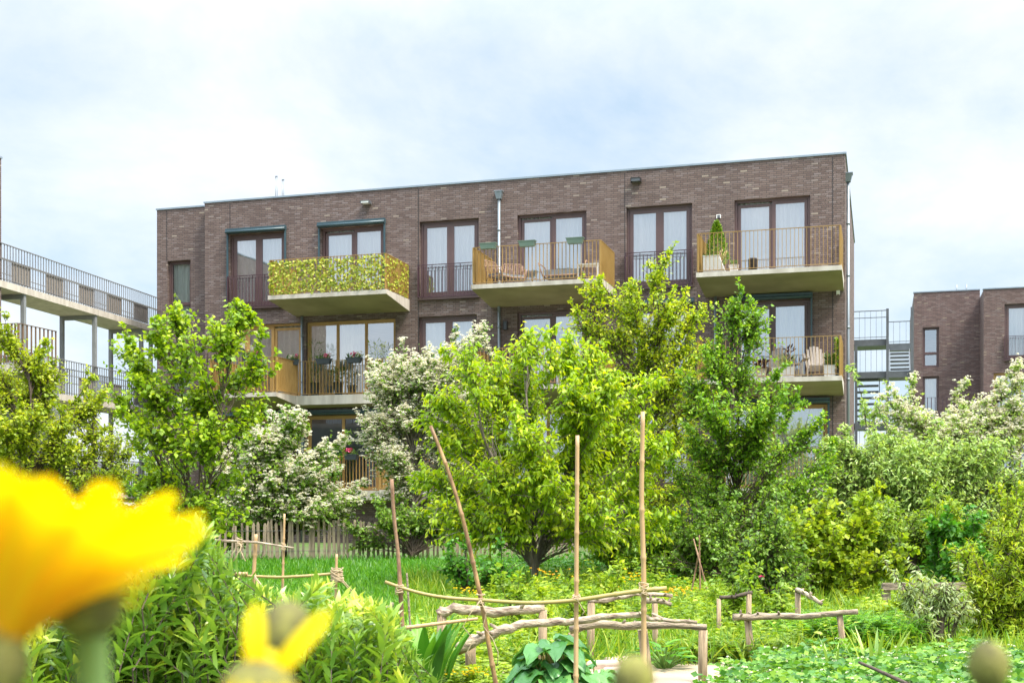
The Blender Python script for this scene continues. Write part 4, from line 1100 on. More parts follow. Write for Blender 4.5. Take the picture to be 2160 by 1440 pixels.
tree("willow_shrub", "airy yellow-green willow shrub at the right edge beside the plank fence", "shrub", 13.0, (2130, 0), [(2130, 1310, 0), (2130, 1230, 0)],
     [(2120, 1250, 75, 80, 80), (2160, 1180, 50, 80, 50), (2090, 1290, 50, 50, 30), (2150, 1320, 60, 50, 36)], shoots=[((2120, 1200), (2110, 1130)), ((2150, 1160), (2152, 1070)), ((2080, 1240), (2062, 1180))],
     rad=0.025, limb_r=0.01, leaf='lf_lime', L_=0.075, W_=0.016, per=12, ntw=8, tl=(0.12, 0.3), seed=24, kind='lance', droop=0.15)
tree("silver_willow_tree", "small pollarded willow with silvery drooping leaves and two dark stems", "tree", 12.3, (1985, 0), [(1982, 1330, 0), (1985, 1270, 0)],
     [(1965, 1265, 55, 30, 12), (2010, 1285, 40, 36, 11), (1930, 1300, 34, 36, 8), (1985, 1240, 40, 20, 6)], extra_stems=[[(2005, 1350, 0.05), (2022, 1310, 0.05), (2030, 1270, 0)]],
     shoots=[((1930, 1262), (1893, 1222)), ((1950, 1250), (1935, 1195))], rad=0.045, limb_r=0.012, leaf='lf_silver', L_=0.078, W_=0.018, per=9, ntw=5, tl=(0.10, 0.22), seed=25, kind='lance', droop=0.8, spiky=0.08)
tree("elder_shrub", "shaggy green shrub with a single crimson bloom under the trees", "shrub", 16.0, (1610, 0), [(1610, 1210, 0), (1612, 1150, 0)],
     [(1620, 1160, 60, 60, 50), (1590, 1210, 60, 40, 36), (1660, 1220, 50, 40, 26)], rad=0.03, limb_r=0.012, leaf='lf_haw', L_=0.065, W_=0.04, per=8, ntw=8, tl=(0.12, 0.3), seed=26)
tree("currant_shrub", "leafy currant shrub between the bright green lawn and the cherry trunk", "shrub", 16.5, (985, 0), [(985, 1190, 0), (985, 1150, 0)],
     [(985, 1200, 44, 18, 14), (1040, 1203, 36, 16, 9)], rad=0.025, limb_r=0.01, leaf='lf_deep', L_=0.07, W_=0.055, per=7, ntw=7, tl=(0.1, 0.28), seed=27)
tree("bramble_shrub", "dark bramble shrub in the shade under the plum tree", "shrub", 19.5, (1380, 0), [(1380, 1170, 0), (1380, 1120, 0)],
     [(1380, 1150, 100, 55, 80), (1300, 1160, 60, 45, 40), (1470, 1160, 70, 50, 50)], rad=0.03, limb_r=0.012, leaf='lf_dark', L_=0.08, W_=0.05, per=8, ntw=8, tl=(0.12, 0.3), seed=28)
tree("ivy_shrub", "bushy green shrub climbing over the paling fence end", "shrub", 25.6, (870, 0), [(870, 1150, 0), (868, 1110, 0)],
     [(840, 1095, 50, 25, 24), (905, 1100, 50, 30, 26), (965, 1110, 45, 35, 26), (745, 1130, 26, 24, 12)], rad=0.03, limb_r=0.012, leaf='lf_haw', L_=0.075, W_=0.055, per=8, ntw=8, tl=(0.12, 0.3), seed=29, blossom=(0.10, 0.04, 6, 2))
tree("privet_shrub", "fresh green shrub in front of the dense green tree, left of the yellow-green one", "shrub", 18.5, (1520, 0), [(1520, 1180, 0), (1520, 1110, 0)],
     [(1520, 1120, 90, 60, 60), (1600, 1100, 70, 60, 50), (1450, 1170, 70, 40, 36)], rad=0.03, limb_r=0.012, leaf='lf_haw', L_=0.075, W_=0.045, per=8, ntw=8, tl=(0.12, 0.3), seed=31)
tree("dogwood_shrub", "wide leafy shrub between the yellow-green shrub and the deep green one", "shrub", 19.0, (1900, 0), [(1900, 1180, 0), (1900, 1130, 0)],
     [(1900, 1150, 110, 50, 80), (1840, 1120, 80, 50, 50), (1970, 1120, 80, 50, 50)], rad=0.03, limb_r=0.012, leaf='lf_herb', L_=0.08, W_=0.035, per=9, ntw=8, tl=(0.12, 0.3), seed=32, kind='lance', droop=0.4)
tree("spirea_shrub", "tall leafy shrub at the right edge above the airy willow shrub", "shrub", 18.0, (2120, 0), [(2120, 1180, 0), (2118, 1100, 0)],
     [(2110, 1110, 70, 60, 60), (2170, 1130, 60, 80, 50), (2070, 1140, 50, 45, 30)], rad=0.03, limb_r=0.012, leaf='lf_lime', L_=0.075, W_=0.03, per=9, ntw=8, tl=(0.12, 0.3), seed=33, kind='lance', droop=0.3)
tree("laurel_shrub", "dark leafy shrub at the foot of the tall green tree behind the fence", "shrub", 26.5, (440, 0), [(440, 1140, 0), (440, 1090, 0)],
     [(430, 1110, 130, 45, 110), (330, 1090, 90, 60, 70), (520, 1110, 80, 35, 50), (240, 1080, 80, 70, 60)], rad=0.03, limb_r=0.012, leaf='lf_dark', L_=0.085, W_=0.055, per=9, ntw=8, tl=(0.12, 0.32), seed=30)

# ------------------------------------------------------------------ chestnut paling fence
fa, fb = at(370, 1075, 24.6), at(1225, 1075, 27.5)
fence = empty("paling_fence", (fa.x, fa.y, 0))
tag(fence, "rustic split chestnut paling fence along the back of the lawn", "fence")
mb = MB(); wr = MB()
d = Vector((fb.x - fa.x, fb.y - fa.y)); ln = d.length; d.normalize()
n = int(ln / 0.105); tops = []
for i in range(n):
    s_ = i * 0.105 + random.uniform(-0.02, 0.02)
    x, y = d.x * s_, d.y * s_ + 0.12 * math.sin(s_ * 1.1)
    g_ = gz(fa.x + x, fa.y + y) - 0.03
    hh = 0.88 - 0.10 * s_ / ln + random.uniform(-0.05, 0.05)
    ww = random.uniform(0.018, 0.036); lean = random.uniform(-0.035, 0.035)
    b = [(x - ww, y - 0.012, g_), (x + ww, y - 0.012, g_), (x + ww, y + 0.012, g_), (x - ww, y + 0.012, g_)]
    t = [(x - ww * 0.9 + lean, y - 0.012, g_ + hh - 0.05), (x + ww * 0.9 + lean, y - 0.012, g_ + hh - 0.05), (x + ww * 0.9 + lean, y + 0.012, g_ + hh - 0.05), (x - ww * 0.9 + lean, y + 0.012, g_ + hh - 0.05)]
    mb.hexa(b, t)
    mb.hexa(t, [(x - ww * 0.3 + lean, y - 0.01, g_ + hh), (x + ww * 0.3 + lean, y - 0.01, g_ + hh), (x + ww * 0.3 + lean, y + 0.01, g_ + hh), (x - ww * 0.3 + lean, y + 0.01, g_ + hh)])
    tops.append((x, y, g_))
mb.build("palings", M['paling'], fence)
for hz_ in (0.25, 0.66):
    wr.tube([(x, y - 0.018, g_ + hz_) for x, y, g_ in tops], 0.004, 4)
wr.build("wire", M['galv'], fence)

# ------------------------------------------------------------------ grass and ground cover
def blades(name, X, Yy, Lh, W_, mat, lean=0.35, seed=1, tint=(0, 1)):
    r = np.random.default_rng(seed); n = len(X)
    P = np.stack([X, Yy, ground_z(X, Yy) - 0.01], -1)
    D = unit(UP + r.normal(0, lean, (n, 3)) * np.array([1, 1, 0.2]))
    Nn = unit(np.stack([r.normal(0, 1, n), r.normal(0, 1, n), np.full(n, 0.2)], -1))
    ln = Lh * r.uniform(0.5, 1.15, n)
    V, T, Q, k = leaves_arrays(P, D, Nn, ln, W_ * r.uniform(0.7, 1.3, n), 0.35, 'lance')
    return np_mesh(name, V, T, Q, mat, np.repeat(r.uniform(*tint, n), k))

def scatter(n, u0, u1, y0, y1, r):
    Yy = np.sqrt(r.uniform(y0 ** 2, y1 ** 2, n)); U = r.uniform(u0, u1, n)
    return (U - CX) * Yy / F, Yy
r_ = np.random.default_rng(40)
X, Yy = scatter(56000, 330, 1120, 12.5, 25.0, r_)
tag(blades("lawn_grass", X, Yy, 0.12, 0.012, M['grass'], seed=41), kind="stuff")
X, Yy = scatter(26000, 860, 2200, 11.4, 20.0, r_)
tag(blades("meadow_grass", X, Yy, 0.34, 0.014, M['meadow'], seed=42, lean=0.45), kind="stuff")
X, Yy = scatter(9000, 300, 2300, 19.5, 26.0, r_)
tag(blades("shade_grass", X, Yy, 0.22, 0.016, M['grass'], seed=43, tint=(0, 0.5)), kind="stuff")

def herb_cover(name, n, u0, u1, y0, y1, hgt, mat, L_, W_, seed, per=14):
    """low mixed herbs that read as one mass"""
    r = np.random.default_rng(seed)
    X, Yy = scatter(n, u0, u1, y0, y1, r)
    g = ground_z(X, Yy)
    h = hgt * r.uniform(0.35, 1.1, n) * (0.75 + 0.45 * np.sin(X * 2.3 + 1.0) * np.sin(Yy * 1.7))
    t = r.uniform(0.15, 1, (n, per))
    th = r.uniform(0, 2 * math.pi, (n, per))
    lean = r.normal(0, 0.25, (n, 1, 2))
    P = np.stack([X[:, None] + lean[..., 0] * h[:, None] * t, Yy[:, None] + lean[..., 1] * h[:, None] * t, g[:, None] + h[:, None] * t], -1)
    D = unit(np.stack([np.cos(th), np.sin(th), 0.35 + 0 * th], -1))
    Nn = unit(UP + r.normal(0, 0.4, P.shape))
    ln = L_ * r.uniform(0.6, 1.2, (n, per)) * (1.15 - 0.4 * t)
    V, T, Q, k = leaves_arrays(P.reshape(-1, 3), D.reshape(-1, 3), Nn.reshape(-1, 3), ln.ravel(), (ln * W_ / L_).ravel(), 0.25, 'lance')
    ti = np.repeat(np.clip(r.uniform(0, .7, (n, 1)) + 0.3 * t, 0, 1).ravel(), k)
    return tag(np_mesh(name, V, T, Q, mat, ti), kind="stuff")
herb_cover("herb_undergrowth", 1400, 950, 1560, 12.6, 18.5, 0.48, M['lf_herb'], 0.10, 0.04, 51)
herb_cover("weed_undergrowth", 1500, 1420, 2200, 11.8, 17.5, 0.42, M['lf_herb'], 0.10, 0.035, 52)
herb_cover("shade_undergrowth", 700, 1000, 2250, 17.5, 24, 0.5, M['lf_deep'], 0.11, 0.06, 53)
herb_cover("bank_undergrowth", 700, 830, 1230, 9.6, 13.5, 0.34, M['lf_herb'], 0.10, 0.04, 54)

# ------------------------------------------------------------------ the rustic log rails
def wobble(pts, n, amp, seed):
    r = random.Random(seed); pts = [Vector(p) for p in pts]; out = []
    for i in range(len(pts) - 1):
        for k in range(n):
            q = pts[i].lerp(pts[i + 1], k / n)
            out.append(q + Vector((r.uniform(-amp, amp), r.uniform(-amp, amp), r.uniform(-amp, amp))) if (i or k) else q)
    out.append(pts[-1]); return out

def log_mesh(mb, pts, r0, r1, seed, n=10, amp=None, knots=6, mi=0):
    amp = r0 * 0.25 if amp is None else amp
    cv = wobble(pts, 4, amp, seed); k = len(cv); rr = random.Random(seed + 5)
    mb.tube(cv, [(r0 + (r1 - r0) * i / (k - 1)) * rr.uniform(0.9, 1.1) for i in range(k)], n, mi=mi, wob=0.05)
    for _ in range(knots):
        i = rr.randrange(1, k - 1); d = Vector((rr.uniform(-1, 1), rr.uniform(-1, 0.2), rr.uniform(0, 1))).normalized()
        mb.tube([cv[i], cv[i] + d * r0 * 1.6, cv[i] + d * r0 * 2.0], [r0 * 0.45, r0 * 0.3, r0 * 0.16], 6, mi=mi)

def rail_fence(name, label, rails, posts, group="rustic log rails along the beds"):
    """rails: [(list of (u, v, Y), r0, r1, material)]; posts: [(u, vtop, Y, radius, lean)]"""
    u, v, Y = posts[0][:3]
    p = at(u, v, Y)
    root = tag(empty(name, (p.x, p.y, gz(p.x, p.y))), label, "log rail", group)
    o = Vector(root.location)
    for i, (pts, r0, r1, mt) in enumerate(rails):
        mb = MB(); log_mesh(mb, [at(*q) - o for q in pts], r0, r1, hash_(name) + i * 7 + int(pts[0][0])); mb.build("rail", M[mt], root)
    for i, (u, vt, Y, rad, lean) in enumerate(posts):
        t = at(u, vt, Y) - o; b = Vector((t.x + lean, t.y, gz(t.x + o.x, Y) - o.z - 0.15))
        mb = MB(); mb.tube([b, b.lerp(t, 0.5) + Vector((random.uniform(-.006, .006), 0, 0)), t], [rad * 1.04, rad, rad * 0.98], 12, wob=0.04)
        mb.build("post", M['post'], root)
    return root
def hash_(s): return sum(ord(c) * (i + 1) for i, c in enumerate(s)) % 1000

rail_fence("log_rail", "thick pale log on two short posts behind the leaning bamboo cane", [([(925, 1296, 10.9), (955, 1283, 10.9), (1040, 1289, 10.9), (1148, 1280, 10.95)], 0.046, 0.040, 'birch')],
           [(932, 1296, 10.9, 0.042, 0), (1145, 1286, 10.95, 0.038, 0)])
rail_fence("branch_rail", "long crooked peeled branch slanting from a stub post up to the centre canes", [([(962, 1369, 10.1), (1010, 1350, 10.1), (1065, 1325, 10.1), (1110, 1314, 10.15), (1200, 1311, 10.2), (1290, 1299, 10.2), (1350, 1295, 10.2), (1375, 1307, 10.2), (1470, 1312, 10.25)], 0.048, 0.014, 'birch')],
           [(992, 1337, 10.25, 0.046, 0), (1207, 1334, 10.45, 0.036, 0)])
rail_fence("log_rail", "smooth grey log on a leaning post and an upright post by the path", [([(1202, 1328, 10.35), (1260, 1314, 10.35), (1330, 1320, 10.35), (1420, 1318, 10.35), (1490, 1322, 10.35)], 0.034, 0.030, 'log')],
           [(1355, 1327, 10.42, 0.042, 0.07), (1483, 1328, 10.35, 0.038, 0)])
rail_fence("branch_rail", "gnarled grey branch on two posts behind the tall centre canes", [([(1240, 1268, 11.8), (1290, 1264, 11.8), (1340, 1252, 11.8), (1418, 1256, 11.85)], 0.027, 0.018, 'birch'), ([(1362, 1265, 11.7), (1390, 1266, 11.7), (1416, 1274, 11.7)], 0.03, 0.018, 'log')],
           [(1247, 1270, 11.8, 0.036, 0), (1381, 1268, 11.85, 0.028, 0)])
rail_fence("log_rail", "straight grey log on two leaning posts beside the strawberry bed", [([(1546, 1301, 11.6), (1600, 1299, 11.6), (1690, 1299, 11.6), (1740, 1294, 11.6), (1809, 1289, 11.6)], 0.034, 0.024, 'log')],
           [(1577, 1304, 11.66, 0.034, 0.06), (1771, 1296, 11.63, 0.029, 0.06)])
rail_fence("branch_rail", "short barky branch on two posts at the meadow edge", [([(1518, 1260, 13.2), (1550, 1258, 13.2), (1587, 1249, 13.2)], 0.022, 0.02, 'bark')],
           [(1516, 1262, 13.2, 0.024, 0), (1580, 1252, 13.2, 0.028, 0)])
rail_fence("branch_rail", "short branch sloping down from a single grey post", [([(1680, 1244, 13.0), (1700, 1252, 12.9), (1734, 1273, 12.8)], 0.03, 0.02, 'birch')],
           [(1683, 1248, 13.0, 0.030, 0)])
rail_fence("log_rail", "rounded log end on a stout post among the willow leaves", [([(770, 1296, 8.2), (800, 1288, 8.1), (828, 1300, 8.0)], 0.045, 0.042, 'log')], [(818, 1302, 8.0, 0.036, 0.03)])
# flat board fence at the back right
pf = at(1872, 1240, 15.2)
root = tag(empty("plank_fence", (pf.x, pf.y, gz(pf.x, pf.y))), "low fence of one flat grey board on square posts below the deep green shrub", "fence")
mb = MB(); q = at(2040, 1235, 15.2) - Vector(root.location); p = at(1872, 1236, 15.2) - Vector(root.location)
mb.bar((p.x - .06, 0, p.z), (q.x, 0, q.z), 0.03, 0.085); mb.build("board", M['log'], root)
for x in (p.x, q.x - 0.12):
    mb = MB(); mb.box(x - 0.045, x + 0.045, 0.018, 0.10, -0.1, p.z + 0.03); mb.build("post", M['log'], root)

# ------------------------------------------------------------------ bamboo canes, sticks and twine
def cane(name, label, pts, r0, r1, mat, nodes=True, group="garden canes", seed=1, cat="cane"):
    P = [at(*q) for q in pts]
    o = P[0].copy()
    root = MB(); cv = []
    r = random.Random(seed)
    n = 26; P_ = [p - o for p in P]
    seg = []
    tot = sum((P_[i + 1] - P_[i]).length for i in range(len(P_) - 1))
    fine = []
    for i in range(len(P_) - 1):
        k = max(2, int(round(n * (P_[i + 1] - P_[i]).length / tot)))
        for j in range(k): fine.append(P_[i].lerp(P_[i + 1], j / k))
    fine.append(P_[-1])
    k = len(fine)
    # spread the corners
    for _ in range(3):
        fine = [fine[0]] + [(fine[i - 1] + fine[i] * 2 + fine[i + 1]) / 4 for i in range(1, k - 1)] + [fine[-1]]
    rad = []
    pts2 = []
    for i, q in enumerate(fine):
        ra = r0 + (r1 - r0) * i / (k - 1)
        if nodes and i % 4 == 2 and 0 < i < k - 1:
            d = (fine[i + 1] - fine[i - 1]).normalized()
            pts2 += [q - d * ra * 1.2, q - d * ra * .3, q + d * ra * .3, q + d * ra * 1.2]; rad += [ra * 0.97, ra * 1.22, ra * 1.22, ra * 0.97]
        else:
            pts2.append(q); rad.append(ra * (1 if nodes else r.uniform(0.86, 1.12)))
    root.tube(pts2, rad, 10)
    ob = root.build(name, M[mat]); ob.location = o
    return tag(ob, label, cat, group)

def twine(label, u, v, Y, rad, n=7, tails=2, seed=1, hgt=None, group="twine knots on the canes", parent=None, vert=True, tail=0.10):
    """a lashing of natural twine round a cane"""
    r = random.Random(seed); o = at(u, v, Y); mb = MB()
    for k in range(n):
        tilt = r.uniform(-0.7, 0.7); ph = r.uniform(0, 6.28); rr = rad * r.uniform(1.0, 1.35); dz = r.uniform(-1, 1) * (hgt or rad * 1.6)
        pts = []
        for j in range(11):
            a = 2 * math.pi * j / 10 + ph
            pts.append((rr * math.cos(a), rr * math.sin(a), dz + rr * tilt * math.sin(a + ph)))
        mb.tube(pts, 0.0024, 5, cap=False)
    for k in range(tails):
        a = r.uniform(-1, 1); q = Vector((a * 0.02, -rad * 1.2, -rad))
        pts = [Vector((0, -rad * 1.2, 0))]
        for j in range(5): pts.append(pts[-1] + Vector((r.uniform(-.02, .02) * tail * 10, r.uniform(-.01, .01), -tail / 4)))
        mb.tube(pts, 0.0022, 5)
    ob = mb.build("twine_knot", M['twine']); ob.location = o
    return tag(ob, label, "twine", group)

CY = 6.0
cane("wooden_stick", "crooked mottled brown stick, the leftmost tall support", [(857, 1560, CY), (853, 1400, CY), (845, 1250, CY), (839, 1150, CY), (831, 1100, CY), (826, 1010, CY)], 0.0125, 0.0085, 'stick', nodes=False, seed=2)
cane("bamboo_cane", "leaning mottled bamboo cane before the cherry tree", [(1072, 1560, CY), (1043, 1430, CY), (1015, 1262, CY), (975, 1085, CY), (940, 975, CY), (908, 898, CY)], 0.0125, 0.0085, 'bamboodark', seed=3)
cane("bamboo_cane", "upright tan bamboo cane in the middle, shorter than its right neighbour", [(1214, 1570, CY), (1215, 1400, CY), (1216, 1200, CY), (1218, 918, CY)], 0.0125, 0.0095, 'bamboo', seed=4)
cane("bamboo_cane", "tallest upright tan bamboo cane, right of the cherry tree", [(1362, 1570, CY), (1358, 1400, CY), (1358, 1200, CY), (1353, 1050, CY), (1356, 868, CY)], 0.0145, 0.0105, 'bamboo', seed=5)
cane("bamboo_pole", "sagging green bamboo pole tied across the four uprights", [(812, 1226, CY - .03), (850, 1241, CY - .03), (920, 1259, CY - .03), (1015, 1265, CY - .03), (1120, 1272, CY - .03), (1215, 1266, CY - .03), (1300, 1252, CY - .03), (1358, 1244, CY - .03), (1406, 1240, CY - .03)], 0.0075, 0.0115, 'bamboogreen', seed=6)
cane("bamboo_pole", "thin bare bamboo pole hung below the pale log", [(800, 1331, 7.0), (850, 1324, 7.0), (960, 1310, 7.0), (1008, 1304, 7.0)], 0.0125, 0.0085, 'bamboo', seed=7)
twine("twine knot where the sagging pole meets the crooked stick", 843, 1240, CY - .02, 0.016, seed=1, tails=0)
twine("twine knot with hanging ends on the leaning cane", 1014, 1264, CY - .02, 0.016, seed=2, tails=2, tail=0.25)
twine("twine knot on the shorter upright cane", 1216, 1262, CY - .02, 0.016, seed=3, tails=1, tail=0.06)
twine("twine knot on the tallest upright cane", 1358, 1242, CY - .02, 0.018, seed=4, tails=1, tail=0.06)
# left trellis
TY = 7.6
cane("bamboo_cane", "thick tan cane of the left trellis", [(526, 1420, TY), (531, 1290, TY), (540, 1126, TY)], 0.0135, 0.0115, 'bamboo', seed=8, group="left trellis canes")
cane("bamboo_cane", "slim tall cane of the left trellis against the fence", [(592, 1420, TY), (596, 1240, TY), (600, 1083, TY)], 0.009, 0.0065, 'bamboo', seed=9, group="left trellis canes")
cane("bamboo_cane", "short cane under the ball of twine", [(706, 1420, TY), (708, 1270, TY), (710, 1168, TY)], 0.0095, 0.008, 'bamboo', seed=10, group="left trellis canes")
cane("bamboo_pole", "upper pinkish cross pole of the left trellis", [(412, 1137, TY - .03), (470, 1140, TY - .03), (540, 1143, TY - .03), (620, 1155, TY - .03)], 0.010, 0.0055, 'birch', nodes=False, seed=11, group="left trellis canes")
cane("bamboo_pole", "lower cross pole running to the ball of twine", [(418, 1211, TY - .03), (480, 1212, TY - .03), (590, 1217, TY - .03), (660, 1213, TY - .03), (712, 1208, TY - .03)], 0.0085, 0.0085, 'bamboogreen', seed=12, group="left trellis canes")
cane("bamboo_pole", "thick short pole lashed along the lower cross pole", [(420, 1209, TY - .05), (470, 1211, TY - .05), (522, 1209, TY - .05)], 0.0105, 0.0105, 'bamboo', seed=13, group="left trellis canes")
twine("tangle of loose twine ends on the upper trellis pole", 505, 1143, TY - .05, 0.014, seed=5, tails=5, tail=0.09)
twine("white twine lashing round the doubled lower pole", 489, 1211, TY - .05, 0.016, seed=6, tails=1, tail=0.06, n=10)
twine("twine knot on the slim tall trellis cane", 598, 1151, TY - .02, 0.013, seed=7, tails=0)
twine("big ball of twine wound round the short trellis cane", 711, 1213, TY - .02, 0.030, seed=8, tails=1, n=34, hgt=0.03, tail=0.1)
for k, (lab, a, b) in enumerate((("pale rope stretched from the ball of twine down to the stout post", (722, 1222, TY - .05), (812, 1290, 8.0)), ("pale rope from the thick trellis cane into the willow leaves", (536, 1212, TY - .04), (608, 1275, 6.6)))):
    mb = MB(); A, B = at(*a), at(*b)
    for dz in (0.0, 0.012):
        mb.tube([(A.lerp(B, t) - A) + Vector((0, 0, -0.03 * math.sin(math.pi * t) - dz * (1 + 2 * t))) for t in np.linspace(0, 1, 9)], 0.0035, 5)
    o = mb.build("rope", M['twine']); o.location = A; tag(o, lab, "rope")
cane("wooden_stick", "dark stick lying across the strawberry bed", [(1812, 1396, 9.2), (1850, 1412, 9.0), (1915, 1442, 8.7)], 0.011, 0.016, 'bark', nodes=False, seed=14)
for k, (lab, a, b) in enumerate((("upright stick of the bean tripod under the plum tree", (1477, 1245, 16.0), (1475, 1128, 16.0)), ("stick of the bean tripod leaning to the left", (1492, 1245, 15.9), (1463, 1136, 16.05)), ("stick of the bean tripod leaning to the right", (1459, 1245, 16.1), (1474, 1165, 16.0)))):
    cane("wooden_stick", lab, [a, ((a[0] + b[0]) / 2, (a[1] + b[1]) / 2, a[2]), b], 0.012, 0.009, 'stick', nodes=False, seed=20 + k, group="bean tripod sticks")
cane("wooden_stick", "thin grey stake between the crooked stick and the broad dock leaves", [(866, 1330, 9.0), (862, 1270, 9.0), (858, 1208, 9.0)], 0.008, 0.007, 'log', nodes=False, seed=24)

# stones by the path
for k, (u, v, Y, s, lab) in enumerate(((1272, 1388, 11.2, 0.15, "flat sandstone block beside the leaning post"), (1305, 1380, 11.6, 0.13, "paler sandstone block behind the flat one"), (1300, 1402, 11.0, 0.12, "low sandstone block at the path edge"))):
    mb = MB(); r = random.Random(k)
    q = lambda: r.uniform(0.85, 1.1)
    b = [(-s * q(), -s * .7 * q(), 0), (s * q(), -s * .7 * q(), 0), (s * q(), s * .7 * q(), 0), (-s * q(), s * .7 * q(), 0)]
    t = [(x * .9, y * .9, s * .62 * q()) for x, y, _ in b]
    mb.hexa(b, t); o = mb.build("stone_block", M['stone'])
    bv = o.modifiers.new("bevel", 'BEVEL'); bv.width = 0.02; bv.segments = 2
    p = at(u, v, Y); o.location = (p.x, p.y, gz(p.x, p.y) + (0.01 if k < 2 else 0)); o.rotation_euler = (0, 0, r.uniform(-.4, .4))
    tag(o, lab, "stone", "sandstone blocks by the path")

# ------------------------------------------------------------------ the willow hedge in front
def willow(name, label, spec, seed, Yr, L_=0.085, W_=0.020, per=36, n_low=0):
    """spec: [(u0, u1, v0, v1, count, length)] ranges of shoot tips"""
    r = np.random.default_rng(seed)
    A, B = [], []
    for (u0, u1, v0, v1, n, lg) in spec:
        U = r.uniform(u0, u1, n); t = (U - u0) / (u1 - u0)
        Vt = v0 + (v1 - v0) * t + np.abs(r.normal(0, 26, n)); Y = r.uniform(Yr[0], Yr[1], n)
        tip = np.stack([(U - CX) * Y / F, Y, ZC + (HZ - Vt) * Y / F], -1)
        d = unit(UP + r.normal(0, 0.45, (n, 3)) * np.array([1, 1, .2]))
        ln = lg * r.uniform(0.6, 1.2, n)[:, None]
        A.append(tip - d * ln); B.append(tip)
    A, B = np.concatenate(A), np.concatenate(B)
    n = len(A)
    o = Vector((float(A[:, 0].mean()), float(A[:, 1].mean()), 0)); o.z = gz(o.x, o.y) - 0.02
    root = tag(empty(name, o), label, "willow shrub")
    on = np.array(o)
    # stems from the stool to each shoot
    foot = np.stack([A[:, 0] * 0.8 + o.x * 0.2 + r.normal(0, .05, n), A[:, 1] * 0.7 + o.y * 0.3, ground_z(A[:, 0], A[:, 1]) - 0.03], -1)
    v1, q1 = thin_tubes(A - on, B - on, np.full(n, 0.0030), np.full(n, 0.0012))
    v2, q2 = thin_tubes(foot - on, A - on, np.full(n, 0.005), np.full(n, 0.003))
    np_mesh("stems", np.concatenate([v1, v2]), None, np.concatenate([q1, q2 + len(v1)]), M['bark'], parent=root, smooth=True)
    k = per
    t = (np.arange(k)[None] + r.uniform(0, 1, (n, k))) / k
    ga = np.arange(k)[None] * 2.4 + r.uniform(0, 6.28, (n, 1))
    d = unit(B - A); e1 = unit(np.cross(d, np.array([0.3, 1, 0.1]))); e2 = np.cross(d, e1)
    side = e1[:, None] * np.cos(ga)[..., None] + e2[:, None] * np.sin(ga)[..., None]
    P = A[:, None] + (B - A)[:, None] * t[..., None]
    op = (1.05 - 0.75 * t)[..., None]
    D = unit(d[:, None] * 0.75 + side * op + r.normal(0, .15, (n, k, 3)) - UP * 0.12 * (1 - t)[..., None])
    Nn = unit(d[:, None] * 0.9 - side * 0.5 + r.normal(0, .2, (n, k, 3)))
    ln = L_ * r.uniform(0.65, 1.2, (n, k)) * (1.0 - 0.35 * (t > 0.92))
    V, T, Q, kk = leaves_arrays(P.reshape(-1, 3) - on, D.reshape(-1, 3), Nn.reshape(-1, 3), ln.ravel(), (ln * W_ / L_ * r.uniform(.85, 1.2, (n, k))).ravel(), 0.22, 'lance')
    ti = np.clip(r.uniform(0, .45, (n, 1)) + r.uniform(-.12, .12, (n, k)) + 0.62 * t ** 3, 0, 1)
    np_mesh("foliage", V, T, Q, M['lf_willow'], np.repeat(ti.ravel(), kk), root)
    return root
willow("willow_bush", "tall glossy willow bush behind the big yellow flower", [(392, 440, 1125, 1100, 16, 0.55), (300, 425, 1150, 1095, 44, 0.5), (60, 420, 1230, 1150, 80, 0.45), (-40, 440, 1330, 1290, 120, 0.4), (-40, 430, 1420, 1380, 120, 0.4), (200, 440, 1270, 1230, 70, 0.4)], 61, (4.3, 5.4))
willow("willow_bush", "low willow bush with pale shoot tips under the left trellis", [(425, 860, 1225, 1290, 75, 0.35), (430, 850, 1290, 1330, 110, 0.35), (420, 860, 1350, 1370, 120, 0.33), (420, 850, 1420, 1420, 130, 0.33), (640, 830, 1220, 1290, 34, 0.3)], 62, (4.6, 6.0))

